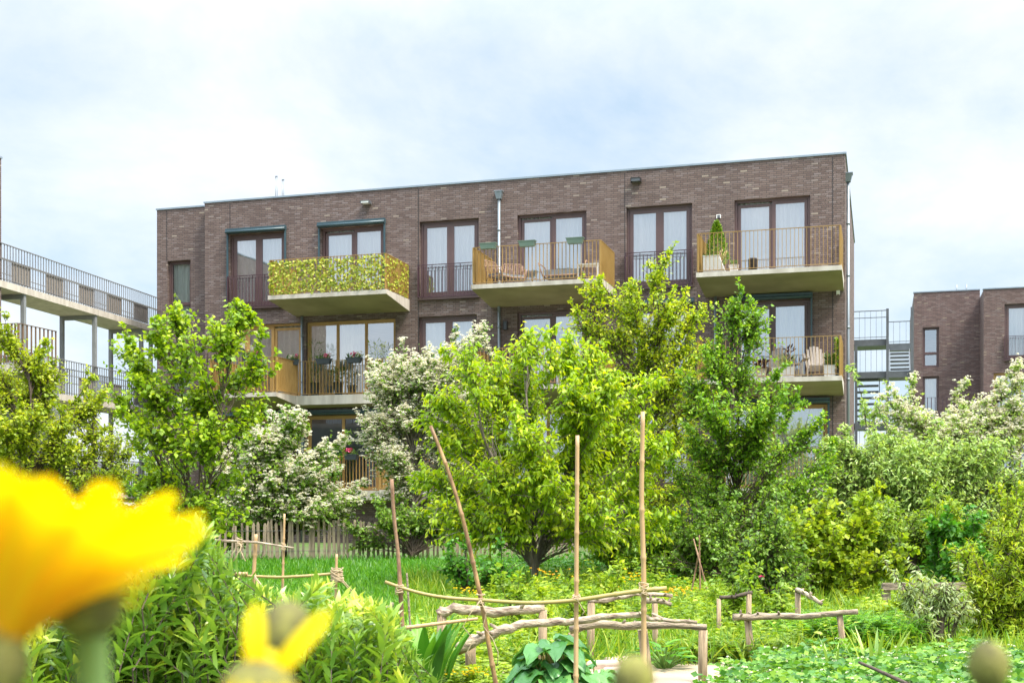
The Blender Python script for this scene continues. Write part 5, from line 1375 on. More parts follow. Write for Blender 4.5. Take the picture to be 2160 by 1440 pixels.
# ------------------------------------------------------------------ broad-leaved plants in the beds
def big_leaf_plant(name, label, u, v, Y, n, Lf, Wf, hgt, mat, stemmat, seed, crinkle=0.02, upright=0.3, cat="plant", spread=1.0, group=None, ni=9, nj=7, drp=0.30):
    r = np.random.default_rng(seed)
    p = at(u, v, Y); p.z = gz(p.x, p.y)
    root = tag(empty(name, p), label, cat, group)
    st = MB(); Vs, Qs, Ts = [], [], []; b = 0
    for i in range(n):
        a = 2.4 * i + r.uniform(-.3, .3); ring = ((i + 0.5) / n) ** 0.5 * spread
        rad = np.array([math.cos(a), math.sin(a), 0])
        h = hgt * (1.05 - 0.55 * ring) * r.uniform(0.85, 1.1)
        end = rad * ring * Lf * 1.1 + np.array([0, 0, h])
        st.tube([(0, 0, 0), tuple(end * 0.5 + np.array([0, 0, h * 0.15])), tuple(end)], [0.012, 0.009, 0.006], 6, cap=False)
        d = unit(rad * (1 - upright) + UP * (upright - 0.25 * ring)); s = np.cross(d, UP); s = unit(s); nn = np.cross(s, d)
        L1 = Lf * r.uniform(0.75, 1.15); W1 = Wf * r.uniform(0.8, 1.15)
        I = np.linspace(0, 1, ni); J = np.linspace(-1, 1, nj)
        prof = np.sin(np.pi * np.clip(I * 0.93 + 0.05, 0, 1) ** 0.72) ** 0.8
        G = []
        for x_ in range(ni):
            for y_ in range(nj):
                wv = J[y_] * prof[x_] * W1 / 2
                zz = crinkle * (math.sin(9 * I[x_] + 5 * J[y_] + i) + r.normal(0, 0.5)) + 0.18 * abs(J[y_]) * W1 / 2 - drp * L1 * I[x_] ** 2
                G.append(end + d * L1 * I[x_] + s * wv + nn * zz)
        G = np.array(G); id_ = np.arange(ni * nj).reshape(ni, nj) + b
        Qs.append(np.stack([id_[:-1, :-1], id_[1:, :-1], id_[1:, 1:], id_[:-1, 1:]], -1).reshape(-1, 4))
        Vs.append(G); Ts.append(np.full(len(G), r.uniform(0, 1))); b += len(G)
    st.build("stalks", M[stemmat], root)
    np_mesh("leaves", np.concatenate(Vs), None, np.concatenate(Qs), M[mat], np.concatenate(Ts), root, smooth=True)
    return root
big_leaf_plant("rhubarb_plant", "large crinkled rhubarb plant at the bottom between the two tan canes", 1165, 1440, 8.6, 48, 0.19, 0.20, 0.58, 'lf_rhub', 'rhubstem', 71, crinkle=0.014, upright=0.25, drp=0.75)
big_leaf_plant("rhubarb_plant", "smaller rhubarb plant spilling right of the shorter upright cane", 1265, 1450, 8.9, 24, 0.18, 0.18, 0.36, 'lf_rhub', 'rhubstem', 72, crinkle=0.014, upright=0.2, drp=0.75)
big_leaf_plant("dock_plant", "tall clump of long upright green leaves left of the pale log post", 893, 1400, 9.8, 34, 0.44, 0.10, 0.16, 'lf_deep', 'stemgreen', 73, crinkle=0.004, upright=0.85, spread=0.5, ni=10, nj=5)
big_leaf_plant("comfrey_plant", "dark leafy plant between the leaning post and the upright post", 1400, 1385, 11.2, 30, 0.16, 0.07, 0.26, 'lf_deep', 'stemgreen', 74, crinkle=0.004, upright=0.4, spread=1.1, ni=7, nj=5)
big_leaf_plant("leek_plant", "arching blue-green leek leaves behind the strawberry bed", 1845, 1395, 10.9, 11, 0.42, 0.035, 0.03, 'lf_grey', 'stemgreen', 75, crinkle=0.001, upright=0.9, spread=0.4, ni=12, nj=3)
big_leaf_plant("leek_plant", "small tuft of leek leaves beside the right log post", 1762, 1400, 10.9, 8, 0.30, 0.03, 0.03, 'lf_grey', 'stemgreen', 76, crinkle=0.001, upright=0.9, spread=0.4, ni=12, nj=3)

# feathery fern clump
def fern(name, label, u, Y, n, hgt, seed, mat='lf_fern'):
    r = np.random.default_rng(seed); x = (u - CX) * Y / F
    root = tag(empty(name, (x, Y, gz(x, Y))), label, "fern"); P, D, Nn, Ln = [], [], [], []
    st = MB()
    for i in range(n):
        a = r.uniform(0, 6.28); bx_, by_ = r.normal(0, .30), r.normal(0, .2)
        h = hgt * r.uniform(0.7, 1.1); out_ = np.array([math.cos(a), math.sin(a), 0]) * h * r.uniform(.2, .6)
        ts = np.linspace(0, 1, 22); cv = np.array([bx_, by_, 0]) + out_ * (ts ** 1.6)[:, None] + UP * (h * (ts - 0.25 * ts ** 3))[:, None]
        st.tube(cv[::3], 0.003, 4, cap=False)
        dd = np.gradient(cv, axis=0); sd = unit(np.cross(dd, UP))
        for sg in (-1, 1):
            P.append(cv[3:]); D.append(sd[3:] * sg + unit(dd[3:]) * 0.5 - UP * 0.15); Nn.append(np.tile(UP, (19, 1)) + r.normal(0, .2, (19, 3))); Ln.append(0.13 * np.sin(np.pi * np.clip(ts[3:], 0.05, 0.97)) + 0.02)
    ln = np.concatenate(Ln)
    V, T, Q, k = leaves_arrays(np.concatenate(P), np.concatenate(D), np.concatenate(Nn), ln, ln * 0.2, 0.2, 'lance')
    st.build("stems", M['stemgreen'], root)
    np_mesh("fronds", V, T, Q, M[mat], np.repeat(r.uniform(0, 1, len(ln)), k), root)
fern("fern_clump", "feathery bright green fern clump right of the straight grey log", 1835, 12.4, 110, 0.56, 81)
fern("fern_clump", "second fern clump just behind the grey log's right post", 1745, 12.9, 60, 0.50, 82)
fern("fern_clump", "fine dark ferny clump between the upright post and the leaning log posts", 1515, 11.9, 70, 0.34, 83, 'lf_herb')

# strawberry bed
def strawberries():
    r = np.random.default_rng(90)
    n = 5600
    U = r.uniform(1470, 2260, n); Y = np.sqrt(r.uniform(7.9 ** 2, 11.5 ** 2, n))
    Y -= 2.1 * np.clip((1660 - U) / 180, 0, 1)
    x = (U - CX) * Y / F
    c = np.stack([x, Y, ground_z(x, Y) + 0.03 + 0.24 * r.uniform(0.1, 1, n) * (0.8 + 0.3 * np.sin(x * 5) * np.sin(Y * 4))], -1)
    a = r.uniform(0, 6.28, (n, 1)) + np.array([[0, 2.1, 4.2]])
    D = np.stack([np.cos(a), np.sin(a), 0.25 + 0 * a], -1).reshape(-1, 3)
    P = np.repeat(c, 3, 0)
    Nn = unit(UP * .8 + np.array([0, -.25, 0]) + r.normal(0, .6, P.shape)); ln = r.uniform(0.04, 0.072, len(P))
    V, T, Q, k = leaves_arrays(P, D, Nn, ln, ln * 0.82, 0.15)
    o = np_mesh("strawberry_ground_cover", V, T, Q, M['lf_straw'], np.repeat(np.repeat(r.uniform(0, 1, n), 3), k))
    tag(o, kind="stuff")
    m = r.uniform(0, 1, n) < 0.10
    v, t, q, ti = blossom_arrays(r, c[m] + UP * 0.035, 0.020, 6, 0.3)
    tag(np_mesh("strawberry_blossoms", v, t, q, M['blossom'], ti), kind="stuff")
strawberries()

# flower clumps in the beds
def flower_clump(name, label, u, Y, wpx, hgt, n, size, mat, seed, group, stem_leaf=True, cat="flowers", leaf='lf_herb'):
    r = np.random.default_rng(seed); x = (u - CX) * Y / F; wm = wpx * Y / F / 2
    root = tag(empty(name, (x, Y, gz(x, Y))), label, cat, group)
    H_ = np.stack([r.normal(0, wm * .55, n), r.normal(0, wm * .4, n), hgt * r.uniform(.85, 1.12, n)], -1)
    B_ = H_ * np.array([.6, .6, 0]) + np.array([0, 0, -.02])
    v, q = thin_tubes(B_, H_, np.full(n, .003), np.full(n, .002))
    np_mesh("stems", v, None, q, M['stemgreen'], parent=root)
    for h_ in H_:
        v, t, q, ti = blossom_arrays(r, h_[None], size, 9, 0.35); np_mesh("flower_head", v, t, q, M[mat], ti, root)
    k = 10
    t = r.uniform(0.1, .85, (n, k)); P = (B_[:, None] + (H_ - B_)[:, None] * t[..., None]).reshape(-1, 3)
    D = unit(r.normal(0, 1, P.shape) + UP * .5); ln = r.uniform(.05, .11, len(P))
    v, t_, q_, kk = leaves_arrays(P, D, unit(UP + r.normal(0, .4, P.shape)), ln, ln * .2, .2, 'lance')
    np_mesh("foliage", v, t_, q_, M[leaf], np.repeat(r.uniform(0, 1, len(P)), kk), root)
flower_clump("marigold_plant", "low clump of yellow marigolds between the two left log posts", 985, 9.9, 90, 0.17, 34, 0.020, 'petal', 101, "yellow flower clumps")
flower_clump("wallflower_plant", "row of yellow wallflowers behind the tallest cane", 1385, 14.5, 110, 0.46, 40, 0.020, 'petalorange', 102, "yellow flower clumps")
flower_clump("wallflower_plant", "yellow wallflowers at the right end of the row under the trees", 1430, 15.0, 70, 0.40, 24, 0.020, 'petalorange', 103, "yellow flower clumps")
flower_clump("wallflower_plant", "orange wallflower clump under the cherry trunk", 1150, 16.5, 110, 0.48, 22, 0.022, 'petalorange', 104, "yellow flower clumps")
flower_clump("marigold_plant", "small yellow clump left of the cherry trunk", 990, 15.5, 50, 0.36, 20, 0.022, 'petal', 105, "yellow flower clumps")
flower_clump("buttercup_plant", "tiny yellow blooms in the lawn behind the willow bush", 745, 14.5, 40, 0.30, 12, 0.018, 'petal', 106, "yellow flower clumps")
flower_clump("wallflower_plant", "yellow spikes standing tall beside the plum trunk", 1335, 15.2, 40, 0.58, 16, 0.022, 'petal', 107, "yellow flower clumps")
flower_clump("peony_plant", "single crimson bloom in the shaggy shrub", 1590, 15.3, 20, 0.62, 1, 0.034, 'petalpink', 108, None)
# tall leafy herbs
for k, (u, Y, hg, lab, mt) in enumerate(((1085, 13.5, 0.55, "tall bright herb between the two middle canes", 'lf_herb'), (1290, 14.2, 0.60, "yellow-green herb left of the tallest cane", 'lf_lime'), (1545, 13.6, 0.62, "leggy herb behind the short barky branch", 'lf_herb'),
                                 (1640, 13.4, 0.5, "leggy herb left of the single grey post", 'lf_herb'), (1225, 13.0, 0.42, "leafy mint behind the shorter upright cane", 'lf_herb'), (1150, 12.6, 0.40, "leafy herb behind the pale log's right post", 'lf_lime'), (1870, 14.0, 0.5, "yellow-green herb in front of the plank fence", 'lf_lime'))):
    tree("herb_plant", lab, "herb", Y, (u, 0), [(u, HZ + (ZC - gz((u - CX) * Y / F, Y) - hg) * F / Y, 0)], [(u, HZ + (ZC - gz((u - CX) * Y / F, Y) - hg * 0.65) * F / Y, 34, hg * 0.42 * F / Y, 20)],
         rad=0.006, limb_r=0.004, leaf=mt, L_=0.085, W_=0.032, per=8, ntw=4, tl=(0.08, 0.18), seed=120 + k, kind='lance', bark='bark', group="tall herbs in the beds", twr=0.002, rise=1.2, crown_name="leaves")

# ------------------------------------------------------------------ things on the balconies
def placed(name, x, off, z, rz_=0.0): return empty(name, bw(x, off, z), -ANG + rz_)
# leafy screen on the top left balcony
def ivy_panel(root, w_, h_, rot, off, seed, n):
    r = np.random.default_rng(seed)
    P = np.stack([r.uniform(0, w_, n), r.uniform(-.045, .03, n), r.uniform(0.02, h_ - 0.03, n)], -1)
    D = unit(np.stack([r.normal(0, 1, n), -np.abs(r.normal(0, .4, n)), r.normal(-.6, .6, n)], -1))
    Nn = unit(np.stack([r.normal(0, .35, n), np.full(n, -1.0), r.normal(0.35, .35, n)], -1)); ln = r.uniform(.06, .105, n)
    V, T, Q, k = leaves_arrays(P, D, Nn, ln, ln * .95, .1)
    c, s = math.cos(rot), math.sin(rot)
    V = V @ np.array([[c, s, 0], [-s, c, 0], [0, 0, 1]]) + np.array(off)
    return V, T, Q, np.repeat(r.uniform(0, 1, n), k)
iv = placed("ivy_screen", bx1[0], 1.95, FL[2]); tag(iv, "artificial ivy screen covering the railing of the top left balcony", "screen")
w1 = bx1[1] - bx1[0]
V, T, Q, ti = ivy_panel(iv, w1 - .1, 1.06, 0, (0.05, 0.045, 0.03), 131, 2100); np_mesh("front_leaves", V, T, Q, M['lf_ivy'], ti, iv)
V, T, Q, ti = ivy_panel(iv, 1.8, 1.06, R(90), (w1 - 0.045, 0.08, 0.03), 132, 420); np_mesh("side_leaves", V, T, Q, M['lf_ivy'], ti, iv)

def planter_mesh(mb, w_, d_, h_, flare=0.82):
    a, b = w_ / 2, d_ / 2
    mb.hexa([(-a * flare, -b * flare, 0), (a * flare, -b * flare, 0), (a * flare, b * flare, 0), (-a * flare, b * flare, 0)], [(-a, -b, h_ - .02), (a, -b, h_ - .02), (a, b, h_ - .02), (-a, b, h_ - .02)])
    mb.box(-a - .012, a + .012, -b - .012, b + .012, h_ - .02, h_)
def window_box(name, label, x, off, z, w_, mat, group, flowers=None, seed=1, leaf='lf_box', rz_=0.0):
    o = placed(name, x, off, z, rz_); tag(o, label, "planter", group)
    mb = MB(); planter_mesh(mb, w_, 0.19, 0.17); mb.build("box", M[mat], o)
    hk = MB()
    for x_ in (-w_ * .3, w_ * .3): hk.box(x_ - .012, x_ + .012, .075, .125, .05, .19)
    hk.build("bracket", M[mat], o)
    if flowers:
        r = np.random.default_rng(seed); n = 70
        P = np.stack([r.uniform(-w_ * .46, w_ * .46, n), r.normal(0, .05, n), np.full(n, .15)], -1)
        D = unit(UP + r.normal(0, .5, (n, 3))); ln = r.uniform(.10, .24, n)
        V, T, Q, k = leaves_arrays(P, D, unit(r.normal(0, 1, (n, 3))), ln, ln * .16, .3, 'lance'); np_mesh("foliage", V, T, Q, M[leaf], np.repeat(r.uniform(0, 1, n), k), o)
        for (fx_, mt, cnt) in flowers:
            P = np.stack([r.normal(fx_ * w_, w_ * .10, cnt), -.05 + r.normal(0, .04, cnt), .26 + r.normal(0, .035, cnt)], -1)
            v, t, q, ti = blossom_arrays(r, P, .055, 9, .8); np_mesh("flowers", v, t, q, M[mt], ti, o)
    return o
g_ = "sage green window boxes on the top railing"
for u, lab in ((1030, "empty sage green window box, leftmost on the middle top balcony"), (1112, "empty sage green window box in the middle of the railing"), (1213, "empty sage green window box, rightmost of the three")):
    window_box("window_box", lab, fx(u, 2.05), 2.05, FL[2] + 1.0, 0.50, 'sage', g_)
g_ = "anthracite flower boxes on the stepped balcony"
window_box("window_box", "anthracite box with crimson flowers and brown heather on the protruding railing", fx(531, 2.02), 2.02, FL[1] + 0.97, 0.62, 'anthracite', g_, [(.28, 'petalpink', 14)], 141)
window_box("window_box", "anthracite box with red blooms behind the tall green tree", fx(470, 2.02), 2.02, FL[1] + 0.97, 0.55, 'anthracite', g_, [(0, 'petalpink', 10)], 142)
window_box("window_box", "anthracite corner box with white blooms beside the grey pipe", fx(617, 0.75), 0.75, FL[1] + 0.97, 0.40, 'anthracite', g_, [(-.2, 'blossom', 10), (.25, 'petalpink', 6)], 143, rz_=R(35))
window_box("window_box", "anthracite box with pink flowers right of the grey pipe", fx(683, 0.70), 0.70, FL[1] + 0.97, 0.50, 'anthracite', g_, [(.22, 'petalpink', 13)], 144)
window_box("window_box", "anthracite box with red and white flowers, rightmost before the glazing", fx(747, 0.70), 0.70, FL[1] + 0.97, 0.50, 'anthracite', g_, [(.05, 'petalpink', 8), (.33, 'blossom', 9)], 145)
g_ = "flower boxes on the lowest balcony"
window_box("window_box", "dark box with a magenta flower on the lowest balcony", fx(741, 0.70), 0.70, FL[0] + 0.97, 0.42, 'anthracite', g_, [(-.15, 'petalpink', 12)], 146)
window_box("window_box", "dark box with rusty dried plants at the lowest balcony's left", fx(652, 0.70), 0.70, FL[0] + 0.97, 0.34, 'anthracite', g_, [(0, 'petalorange', 5)], 147, leaf='lf_red')

def potted(name, label, x, off, z, pot, ph, pr, mat, leaf, hgt, wid, n, seed, L_=.07, W_=.03, group=None, cat="potted plant", cone=False, square=None):
    o = placed(name, x, off, z); tag(o, label, cat, group); mb = MB()
    if square: planter_mesh(mb, square, pr * 2, ph, 0.97)
    else: mb.lathe([(pr * .72, 0), (pr * .8, ph * .4), (pr, ph), (pr * 1.06, ph), (pr * 1.06, ph * .93)][:4], 16)
    mb.build("pot", M[mat], o)
    r = np.random.default_rng(seed)
    t = r.uniform(0, 1, n) ** .8
    if cone: rad = wid * (1 - t) ** .75 * (0.25 + .75 * np.minimum(1, t * 6)) * r.uniform(.5, 1, n)
    else: rad = wid * np.sqrt(r.uniform(0, 1, n)) * (0.4 + .6 * t)
    a = r.uniform(0, 6.28, n)
    xo = np.cos(a) * rad * (square / (2 * wid) if square else 1); 
    P = np.stack([xo, np.sin(a) * rad, ph * .9 + t * hgt], -1)
    D = unit(np.stack([np.cos(a), np.sin(a), .8 + 0 * a], -1) + r.normal(0, .4, (n, 3))); ln = L_ * r.uniform(.6, 1.2, n)
    V, T, Q, k = leaves_arrays(P, D, unit(UP * .5 + r.normal(0, .6, (n, 3))), ln, ln * W_ / L_, .2, 'lance'); np_mesh("foliage", V, T, Q, M[leaf], np.repeat(r.uniform(0, 1, n), k), o)
    ns = 6; B_ = np.stack([r.normal(0, pr * .3, ns), r.normal(0, pr * .3, ns), np.full(ns, ph * .85)], -1); E_ = B_ + np.stack([r.normal(0, wid * .3, ns), r.normal(0, wid * .3, ns), hgt * r.uniform(.6, .95, ns)], -1)
    v, q = thin_tubes(B_, E_, np.full(ns, .008), np.full(ns, .003)); np_mesh("stems", v, None, q, M['bark'], parent=o)
    return o
z3, z2 = FL[2] + 0.003, FL[1] + 0.003
potted("conifer_plant", "pointed green conifer in a pot in the corner of the top right balcony", fx(1512, 1.1), 1.1, z3, 'pot', .30, .17, 'terracotta', 'lf_conifer', 1.30, .42, 2200, 151, .09, .03, cone=True)
potted("potted_plant", "small pale ribbed pot with a tuft of leaves beside the white storage box", fx(1548, 1.5), 1.5, z3, 'pot', .24, .15, 'whitewash', 'lf_box', .14, .10, 50, 152)
o = placed("storage_box", fx(1503, 1.65), 1.65, z3); tag(o, "white box with a sloping side below the conifer", "storage box")
mb = MB(); mb.hexa([(-.24, -.2, 0), (.38, -.2, 0), (.38, .2, 0), (-.24, .2, 0)], [(-.24, -.2, .46), (.20, -.2, .46), (.20, .2, .46), (-.24, .2, .46)]); mb.box(-.255, .21, -.215, .215, .463, .48); mb.build("box", M['white'], o)
mb = MB()
for k in range(5): mb.tube([(.1 + .03 * k, .02 * k, .3), (.16 + .06 * k, .02 * k, .62 + .03 * (k % 3))], .008, 6)
mb.build("sticks", M['bamboo'], o)
o = placed("wicker_basket", fx(1588, 1.6), 1.6, z3); tag(o, "dark round wicker basket in front of the balcony door", "basket")
mb = MB(); mb.lathe([(.095, 0), (.12, .12), (.125, .26), (.115, .38), (.105, .38), (.10, .34)], 18)
for k in range(9): mb.tube([(.122 * math.cos(a), .122 * math.sin(a), .04 + k * .038) for a in np.linspace(0, 6.2832, 19)], .010, 5, cap=False)
mb.build("weave", M['darkwicker'], o)

def rattan_chair(label, x, off, z, rot, w_=.62, low=False):
    o = placed("rattan_chair", x, off, z, rot); tag(o, label, "chair", "rattan chairs on the middle top balcony")
    s = MB(); s.box(-w_ / 2 + .03, w_ / 2 - .03, -.28, .26, .33, .40); s.build("cushion", M['cushion'], o)
    b = MB(); a = w_ / 2
    b.tube([(-a, .26, .30), (-a, .36, .78), (-a * .8, .38, .84), (a * .8, .38, .84), (a, .36, .78), (a, .26, .30)], .016, 7)
    for k in range(11):
        x_ = -a + 2 * a * (k + .5) / 11; b.tube([(x_, .27, .33), (x_, .375, .82)], .007, 5)
    b.build("backrest", M['rattan'], o)
    f = MB(); f.tube([(-a, .26, .32), (-a, -.30, .32), (a, -.30, .32), (a, .26, .32), (-a, .26, .32)], .016, 7); f.build("seat_frame", M['rattan'], o)
    for sx in (-1, 1):
        m = MB(); m.tube([(sx * a, .33, .62), (sx * a * 1.04, 0, .60), (sx * a * 1.02, -.27, .56), (sx * a, -.30, .32)], .015, 7)
        for k in range(5): m.tube([(sx * a, -.2 + .1 * k, .33), (sx * a * 1.03, -.2 + .1 * k, .59)], .006, 5)
        m.build("arm", M['rattan'], o)
        for sy in (-.29, .26):
            l = MB(); l.tube([(sx * (a - .02), sy, .32), (sx * (a + .02), sy * 1.1, 0)], .013, 7); l.build("leg", M['black'], o)
    return o
rattan_chair("curved rattan chair at the left side of the middle top balcony", fx(1055, 1.15), 1.15, z3, R(70))
rattan_chair("second rattan chair turned sideways near the balcony door", fx(1085, 0.75), 0.75, z3, R(25))
o = placed("lounge_bench", fx(1192, 1.1), 1.1, z3); tag(o, "low lounge bench with a grey cushion by the balcony glass", "bench")
mb = MB(); mb.box(-.55, .55, -.30, .30, .26, .42); mb.build("cushion", M['cushion'], o)
mb = MB(); mb.tube([(-.6, -.33, .24), (.6, -.33, .24), (.6, .33, .24), (-.6, .33, .24), (-.6, -.33, .24)], .02, 7)
mb.tube([(-.6, .33, .24), (-.72, .36, .62), (-.72, -.36, .62), (-.6, -.33, .24)], .018, 7); mb.tube([(.6, .33, .24), (.72, .36, .62), (.72, -.36, .62), (.6, -.33, .24)], .018, 7); mb.build("frame", M['rattan'], o)
for sx in (-.55, .55):
    for sy in (-.3, .3): l = MB(); l.tube([(sx, sy, .24), (sx, sy, 0)], .014, 7); l.build("leg", M['black'], o)
o = placed("side_table", fx(1243, 1.55), 1.55, z3); tag(o, "small white side table in the corner of the middle top balcony", "table")
mb = MB(); mb.box(-.32, .32, -.22, .22, .44, .47); mb.build("table_top", M['white'], o)
for sx in (-.29, .29):
    for sy in (-.19, .19): l = MB(); l.box(sx - .02, sx + .02, sy - .02, sy + .02, 0, .438); l.build("leg", M['white'], o)

def adirondack(label, x, off, z, rot):
    o = placed("garden_armchair", x, off, z, rot); tag(o, label, "chair", "wooden garden armchairs on the right balcony")
    b = MB()
    for k in range(7):
        x_ = (k - 3) * .082; top = 1.0 - .022 * (k - 3) ** 2
        b.bar((x_ * .82, .18, .26), (x_ * 1.12, .52, top), .072, .02)
    b.build("backrest", M['greywood'], o)
    s = MB()
    for k in range(6): s.bar((-.27, -.32 + .09 * k, .36 - .022 * k), (.27, -.32 + .09 * k, .36 - .022 * k), .075, .022)
    s.build("seat", M['greywood'], o)
    for sx in (-1, 1):
        a = MB(); a.box(sx * .33 - .065, sx * .33 + .065, -.42, .32, .55, .575); a.build("arm", M['greywood'], o)
        l = MB(); l.box(sx * .31 - .018, sx * .31 + .018, -.38, -.28, 0, .548); l.build("leg", M['greywood'], o)
        l = MB(); l.bar((sx * .285, -.36, .33), (sx * .285, .50, .05), .03, .10); l.build("leg", M['greywood'], o)
    return o
adirondack("weathered wooden garden armchair at the right end of the balcony", fx(1723, 1.0), 1.0, z2, R(12))
adirondack("weathered wooden garden armchair behind the white planter, left of the other", fx(1632, 1.0), 1.0, z2, R(-14))
potted("planter_plant", "long white planter with grasses on the right middle balcony", fx(1652, 1.65), 1.65, z2, 'pot', .30, .14, 'whitewash', 'lf_grey', .32, .14, 150, 161, .16, .012, group="white planters on the right balcony", square=.62)
potted("planter_plant", "square white planter with a bushy green plant beside the armchair", fx(1752, 1.55), 1.55, z2, 'pot', .32, .15, 'whitewash', 'lf_box', .30, .2, 240, 162, .14, .03, group="white planters on the right balcony", square=.34)
potted("planter_plant", "round white pot with reddish foliage half hidden by the tree", fx(1605, 1.6), 1.6, z2, 'pot', .28, .17, 'whitewash', 'lf_red', .26, .2, 110, 163, .12, .05, group="white planters on the right balcony")
potted("potted_plant", "slender plant with dark red leaves in front of the balcony glass", fx(1664, 1.45), 1.45, z2, 'pot', .28, .10, 'anthracite', 'lf_red', .62, .14, 60, 164, .16, .05)
potted("potted_plant", "narrow column of dark ivy in the railing corner", fx(1767, 1.72), 1.72, z2, 'pot', .2, .08, 'anthracite', 'lf_dark', .85, .08, 300, 165, .07, .05)
o = placed("lantern", fx(1682, 1.5), 1.5, z2); tag(o, "small wooden lantern crate beside the white planter", "lantern")
mb = MB(); mb.box(-.12, .12, -.12, .12, .38, .42); mb.box(-.12, .12, -.12, .12, 0, .03)
for sx in (-.1, .1):
    for sy in (-.1, .1): mb.box(sx - .02, sx + .02, sy - .02, sy + .02, .03, .38)
mb.box(-.05, .05, -.05, .05, .03, .25); mb.build("crate", M['greywood'], o)
potted("potted_plant", "tall bamboo-like plant in a dark pot left of the pink flower box", fx(664, 0.38), 0.38, z2, 'pot', .42, .17, 'anthracite', 'lf_box', 1.35, .26, 300, 166, .12, .018, group="tall plants on the stepped balcony")
potted("potted_plant", "tall bamboo-like plant in a dark pot under the red and white box", fx(714, 0.36), 0.36, z2, 'pot', .42, .17, 'anthracite', 'lf_box', .5, .26, 240, 167, .12, .03, group="tall plants on the stepped balcony")
potted("potted_plant", "tall airy plant against the third glass pane", fx(795, 0.36), 0.36, z2, 'pot', .36, .17, 'anthracite', 'lf_left', 1.35, .30, 320, 168, .12, .02, group="tall plants on the stepped balcony")
potted("potted_plant", "climbing plant at the lowest balcony railing", fx(709, 0.35), 0.35, FL[0] + .003, 'pot', .3, .15, 'terracotta', 'lf_deep', 1.15, .26, 300, 169, .10, .06)

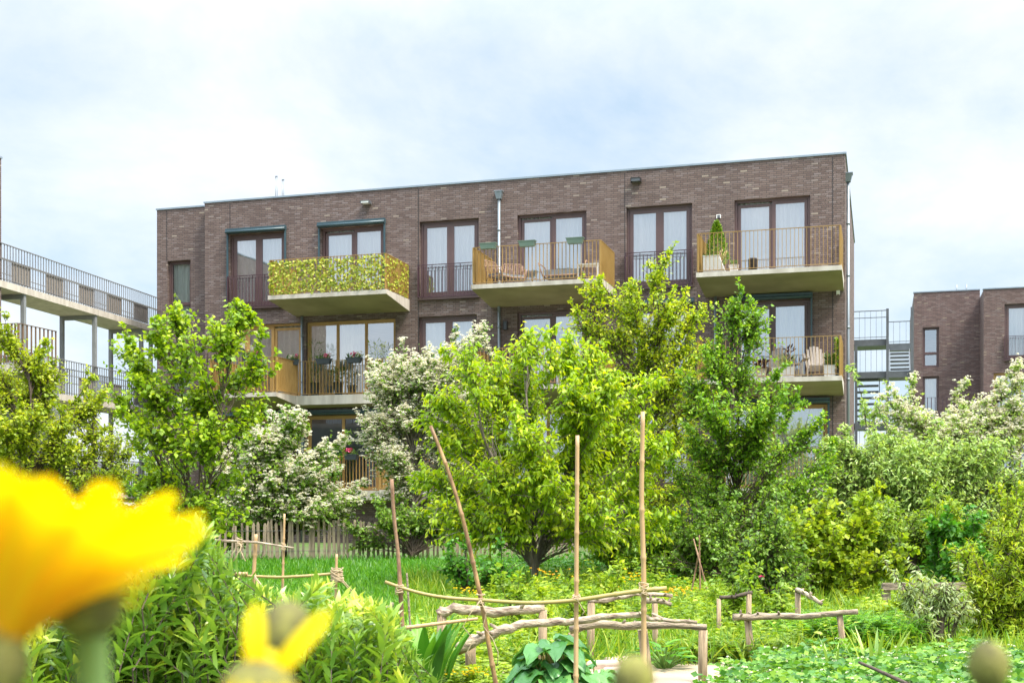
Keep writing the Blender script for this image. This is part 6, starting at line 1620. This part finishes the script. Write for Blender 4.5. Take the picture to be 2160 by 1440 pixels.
# ------------------------------------------------------------------ the marigolds right in front of the lens
def marigold(label, c, axis, rad, npet, open_, seed, stem_to, cal=0.011, half=False, petals=True, plen=None):
    r = np.random.default_rng(seed); c = np.array(c); ax = unit(np.array(axis, float))
    e1 = unit(np.cross(ax, np.array([0.2, 1, 0.3]))); e2 = np.cross(ax, e1)
    st = np.array(stem_to)
    root = tag(empty("marigold_flower", tuple(st)), label, "flower", "marigolds in front of the lens")
    sh = lambda P: np.asarray(P) - st
    mb = MB(); m = (c + st) / 2 + np.array([0.01, 0.01, 0.02])
    pts = [tuple(sh((1 - t) ** 2 * st + 2 * t * (1 - t) * m + t * t * (c - ax * cal * 1.2))) for t in np.linspace(0, 1, 9)]
    mb.tube(pts, [0.0032 + .0006 * (i / 8) for i in range(9)], 10); mb.build("stem", M['stemgreen'], root)
    # calyx: a ribbed cup
    V, Q = [], []; prof = [(.25, -1.25), (.75, -1.0), (1.0, -.5), (1.05, 0), (.85, .45), (.55, .75), (.2, .9)]
    n = 20
    for (rr, zz) in prof:
        for j in range(n):
            a = 2 * math.pi * j / n; k = rr * cal * (1 + .09 * math.cos(a * 10)); V.append(sh(c + ax * zz * cal * (1 if petals else 1.3) + (e1 * math.cos(a) + e2 * math.sin(a)) * k))
    for i in range(len(prof) - 1):
        for j in range(n): Q.append((i * n + j, i * n + (j + 1) % n, (i + 1) * n + (j + 1) % n, (i + 1) * n + j))
    np_mesh("calyx", np.array(V), None, np.array(Q), M['calyx'], parent=root, smooth=True)
    if petals:
        Vs, Qs, C, b = [], [], [], 0
        for k in range(npet):
            if half: break
            layer = k % 2; a = 2 * math.pi * k / npet + r.uniform(-.06, .06) if not half else half[k % len(half)]
            out_ = e1 * math.cos(a) + e2 * math.sin(a); sd = np.cross(ax, out_)
            op = open_ * r.uniform(.88, 1.1) * (1 - .18 * layer); L1 = (plen or rad) * r.uniform(.82, 1.1); pt = r.uniform(-.15, .15)
            wd = rad * .26
            for i in range(8):
                t = i / 7; ang = op * (0.55 + 0.6 * t)
                p = c + out_ * cal * .55 + (out_ * math.sin(ang) + ax * math.cos(ang)) * L1 * t
                w_ = wd * (0.45 + .55 * math.sin(math.pi * min(1, t * .62 + .08))) * (1 if i < 7 else .55)
                for s_ in (-1, 0, 1): Vs.append(sh(p + sd * s_ * w_ / 2 + (ax * (-.06 if s_ == 0 else 0)) * rad * .3)); C.append(np.clip(.05 + .95 * t - (.22 if s_ == 0 else 0) + pt, 0, 1))
            for i in range(7):
                for s_ in range(2): Qs.append((b + i * 3 + s_, b + i * 3 + s_ + 1, b + i * 3 + 4 + s_, b + i * 3 + 3 + s_))
            b += 24
        for (dv, l3, w3) in (half or []):
            dv = unit(np.array(dv, float)); sd = unit(np.cross(dv, np.array([0.1, 1, 0.15])))
            for i in range(8):
                t = i / 7; w_ = w3 * (0.6 + .4 * math.sin(math.pi * min(1, t * .7 + .1))) * (1 if i < 7 else .5)
                p = c + dv * l3 * t + np.array([0, -.003 * math.sin(t * 3), 0])
                for s_ in (-1, 0, 1): Vs.append(sh(p + sd * s_ * w_ / 2 + np.array([0, .0008 if s_ == 0 else 0, 0]))); C.append(.2 + .8 * t)
            for i in range(7):
                for s_ in range(2): Qs.append((b + i * 3 + s_, b + i * 3 + s_ + 1, b + i * 3 + 4 + s_, b + i * 3 + 3 + s_))
            b += 24
        if half:
            for th_ in np.linspace(0, 6.2832, 11)[:-1]:
                o_ = e1 * math.cos(th_) + e2 * math.sin(th_); sd = np.cross(ax, o_)
                for i in range(6):
                    t = i / 5; ph_ = t * 1.5
                    p = c + (o_ * math.cos(ph_) + ax * math.sin(ph_) * .7) * cal * .98
                    for s_ in (-1, 0, 1): Vs.append(sh(p + sd * s_ * cal * .27 * math.cos(ph_ * .9) + o_ * (.0004 if s_ else 0))); C.append(.75)
                for i in range(5):
                    for s_ in range(2): Qs.append((b + i * 3 + s_, b + i * 3 + s_ + 1, b + i * 3 + 4 + s_, b + i * 3 + 3 + s_))
                b += 18
        np_mesh("petals", np.array(Vs), None, np.array(Qs), M['petal'], np.array(C), root, smooth=True)
        if not half:
            v, t, q, ti = blossom_arrays(r, np.tile(c + ax * cal * .9, (60, 1)) + r.normal(0, cal * .35, (60, 3)), .004, 4, 1); np_mesh("flower_centre", sh(v), t, q, M['petalorange'], ti, root)
    return root
def gnd(u, Y): 
    x = (u - CX) * Y / F; return (x, Y, gz(x, Y) - .02)
marigold("large wide open yellow flower at the left edge, nearest to the lens", at(185, 1268, .29), (-0.24, .40, 1), .032, 42, 0.90, 201, gnd(140, .27), cal=.0072, plen=.0272)
marigold("yellow flower cut by the left picture edge beside the large one", at(-35, 1385, .265), (.02, .40, 1), .036, 36, .85, 202, gnd(-40, .25), cal=.0085, plen=.042)
marigold("half opened yellow flower with two raised petals at the bottom", at(546, 1460, .34), (.10, -.1, 1), .026, 4, .62, 203, gnd(540, .36), cal=.0100, half=[((-.05, .1, 1), .0235, .0062), ((.66, .05, .78), .0285, .0056), ((.25, .2, .9), .012, .005)])
marigold("round green bud at the bottom below the tallest cane", at(1336, 1425, .42), (0.05, -.1, 1), .012, 0, .3, 204, gnd(1340, .43), cal=.0062, petals=False)
marigold("round green bud at the bottom right corner", at(2085, 1395, .42), (-.1, -.1, 1), .012, 0, .3, 205, gnd(2080, .43), cal=.0062, petals=False)
marigold("closed grey-green bud behind the half opened flower", at(602, 1325, .40), (.25, .2, 1), .012, 0, .3, 206, gnd(560, .43), cal=.0078, petals=False)
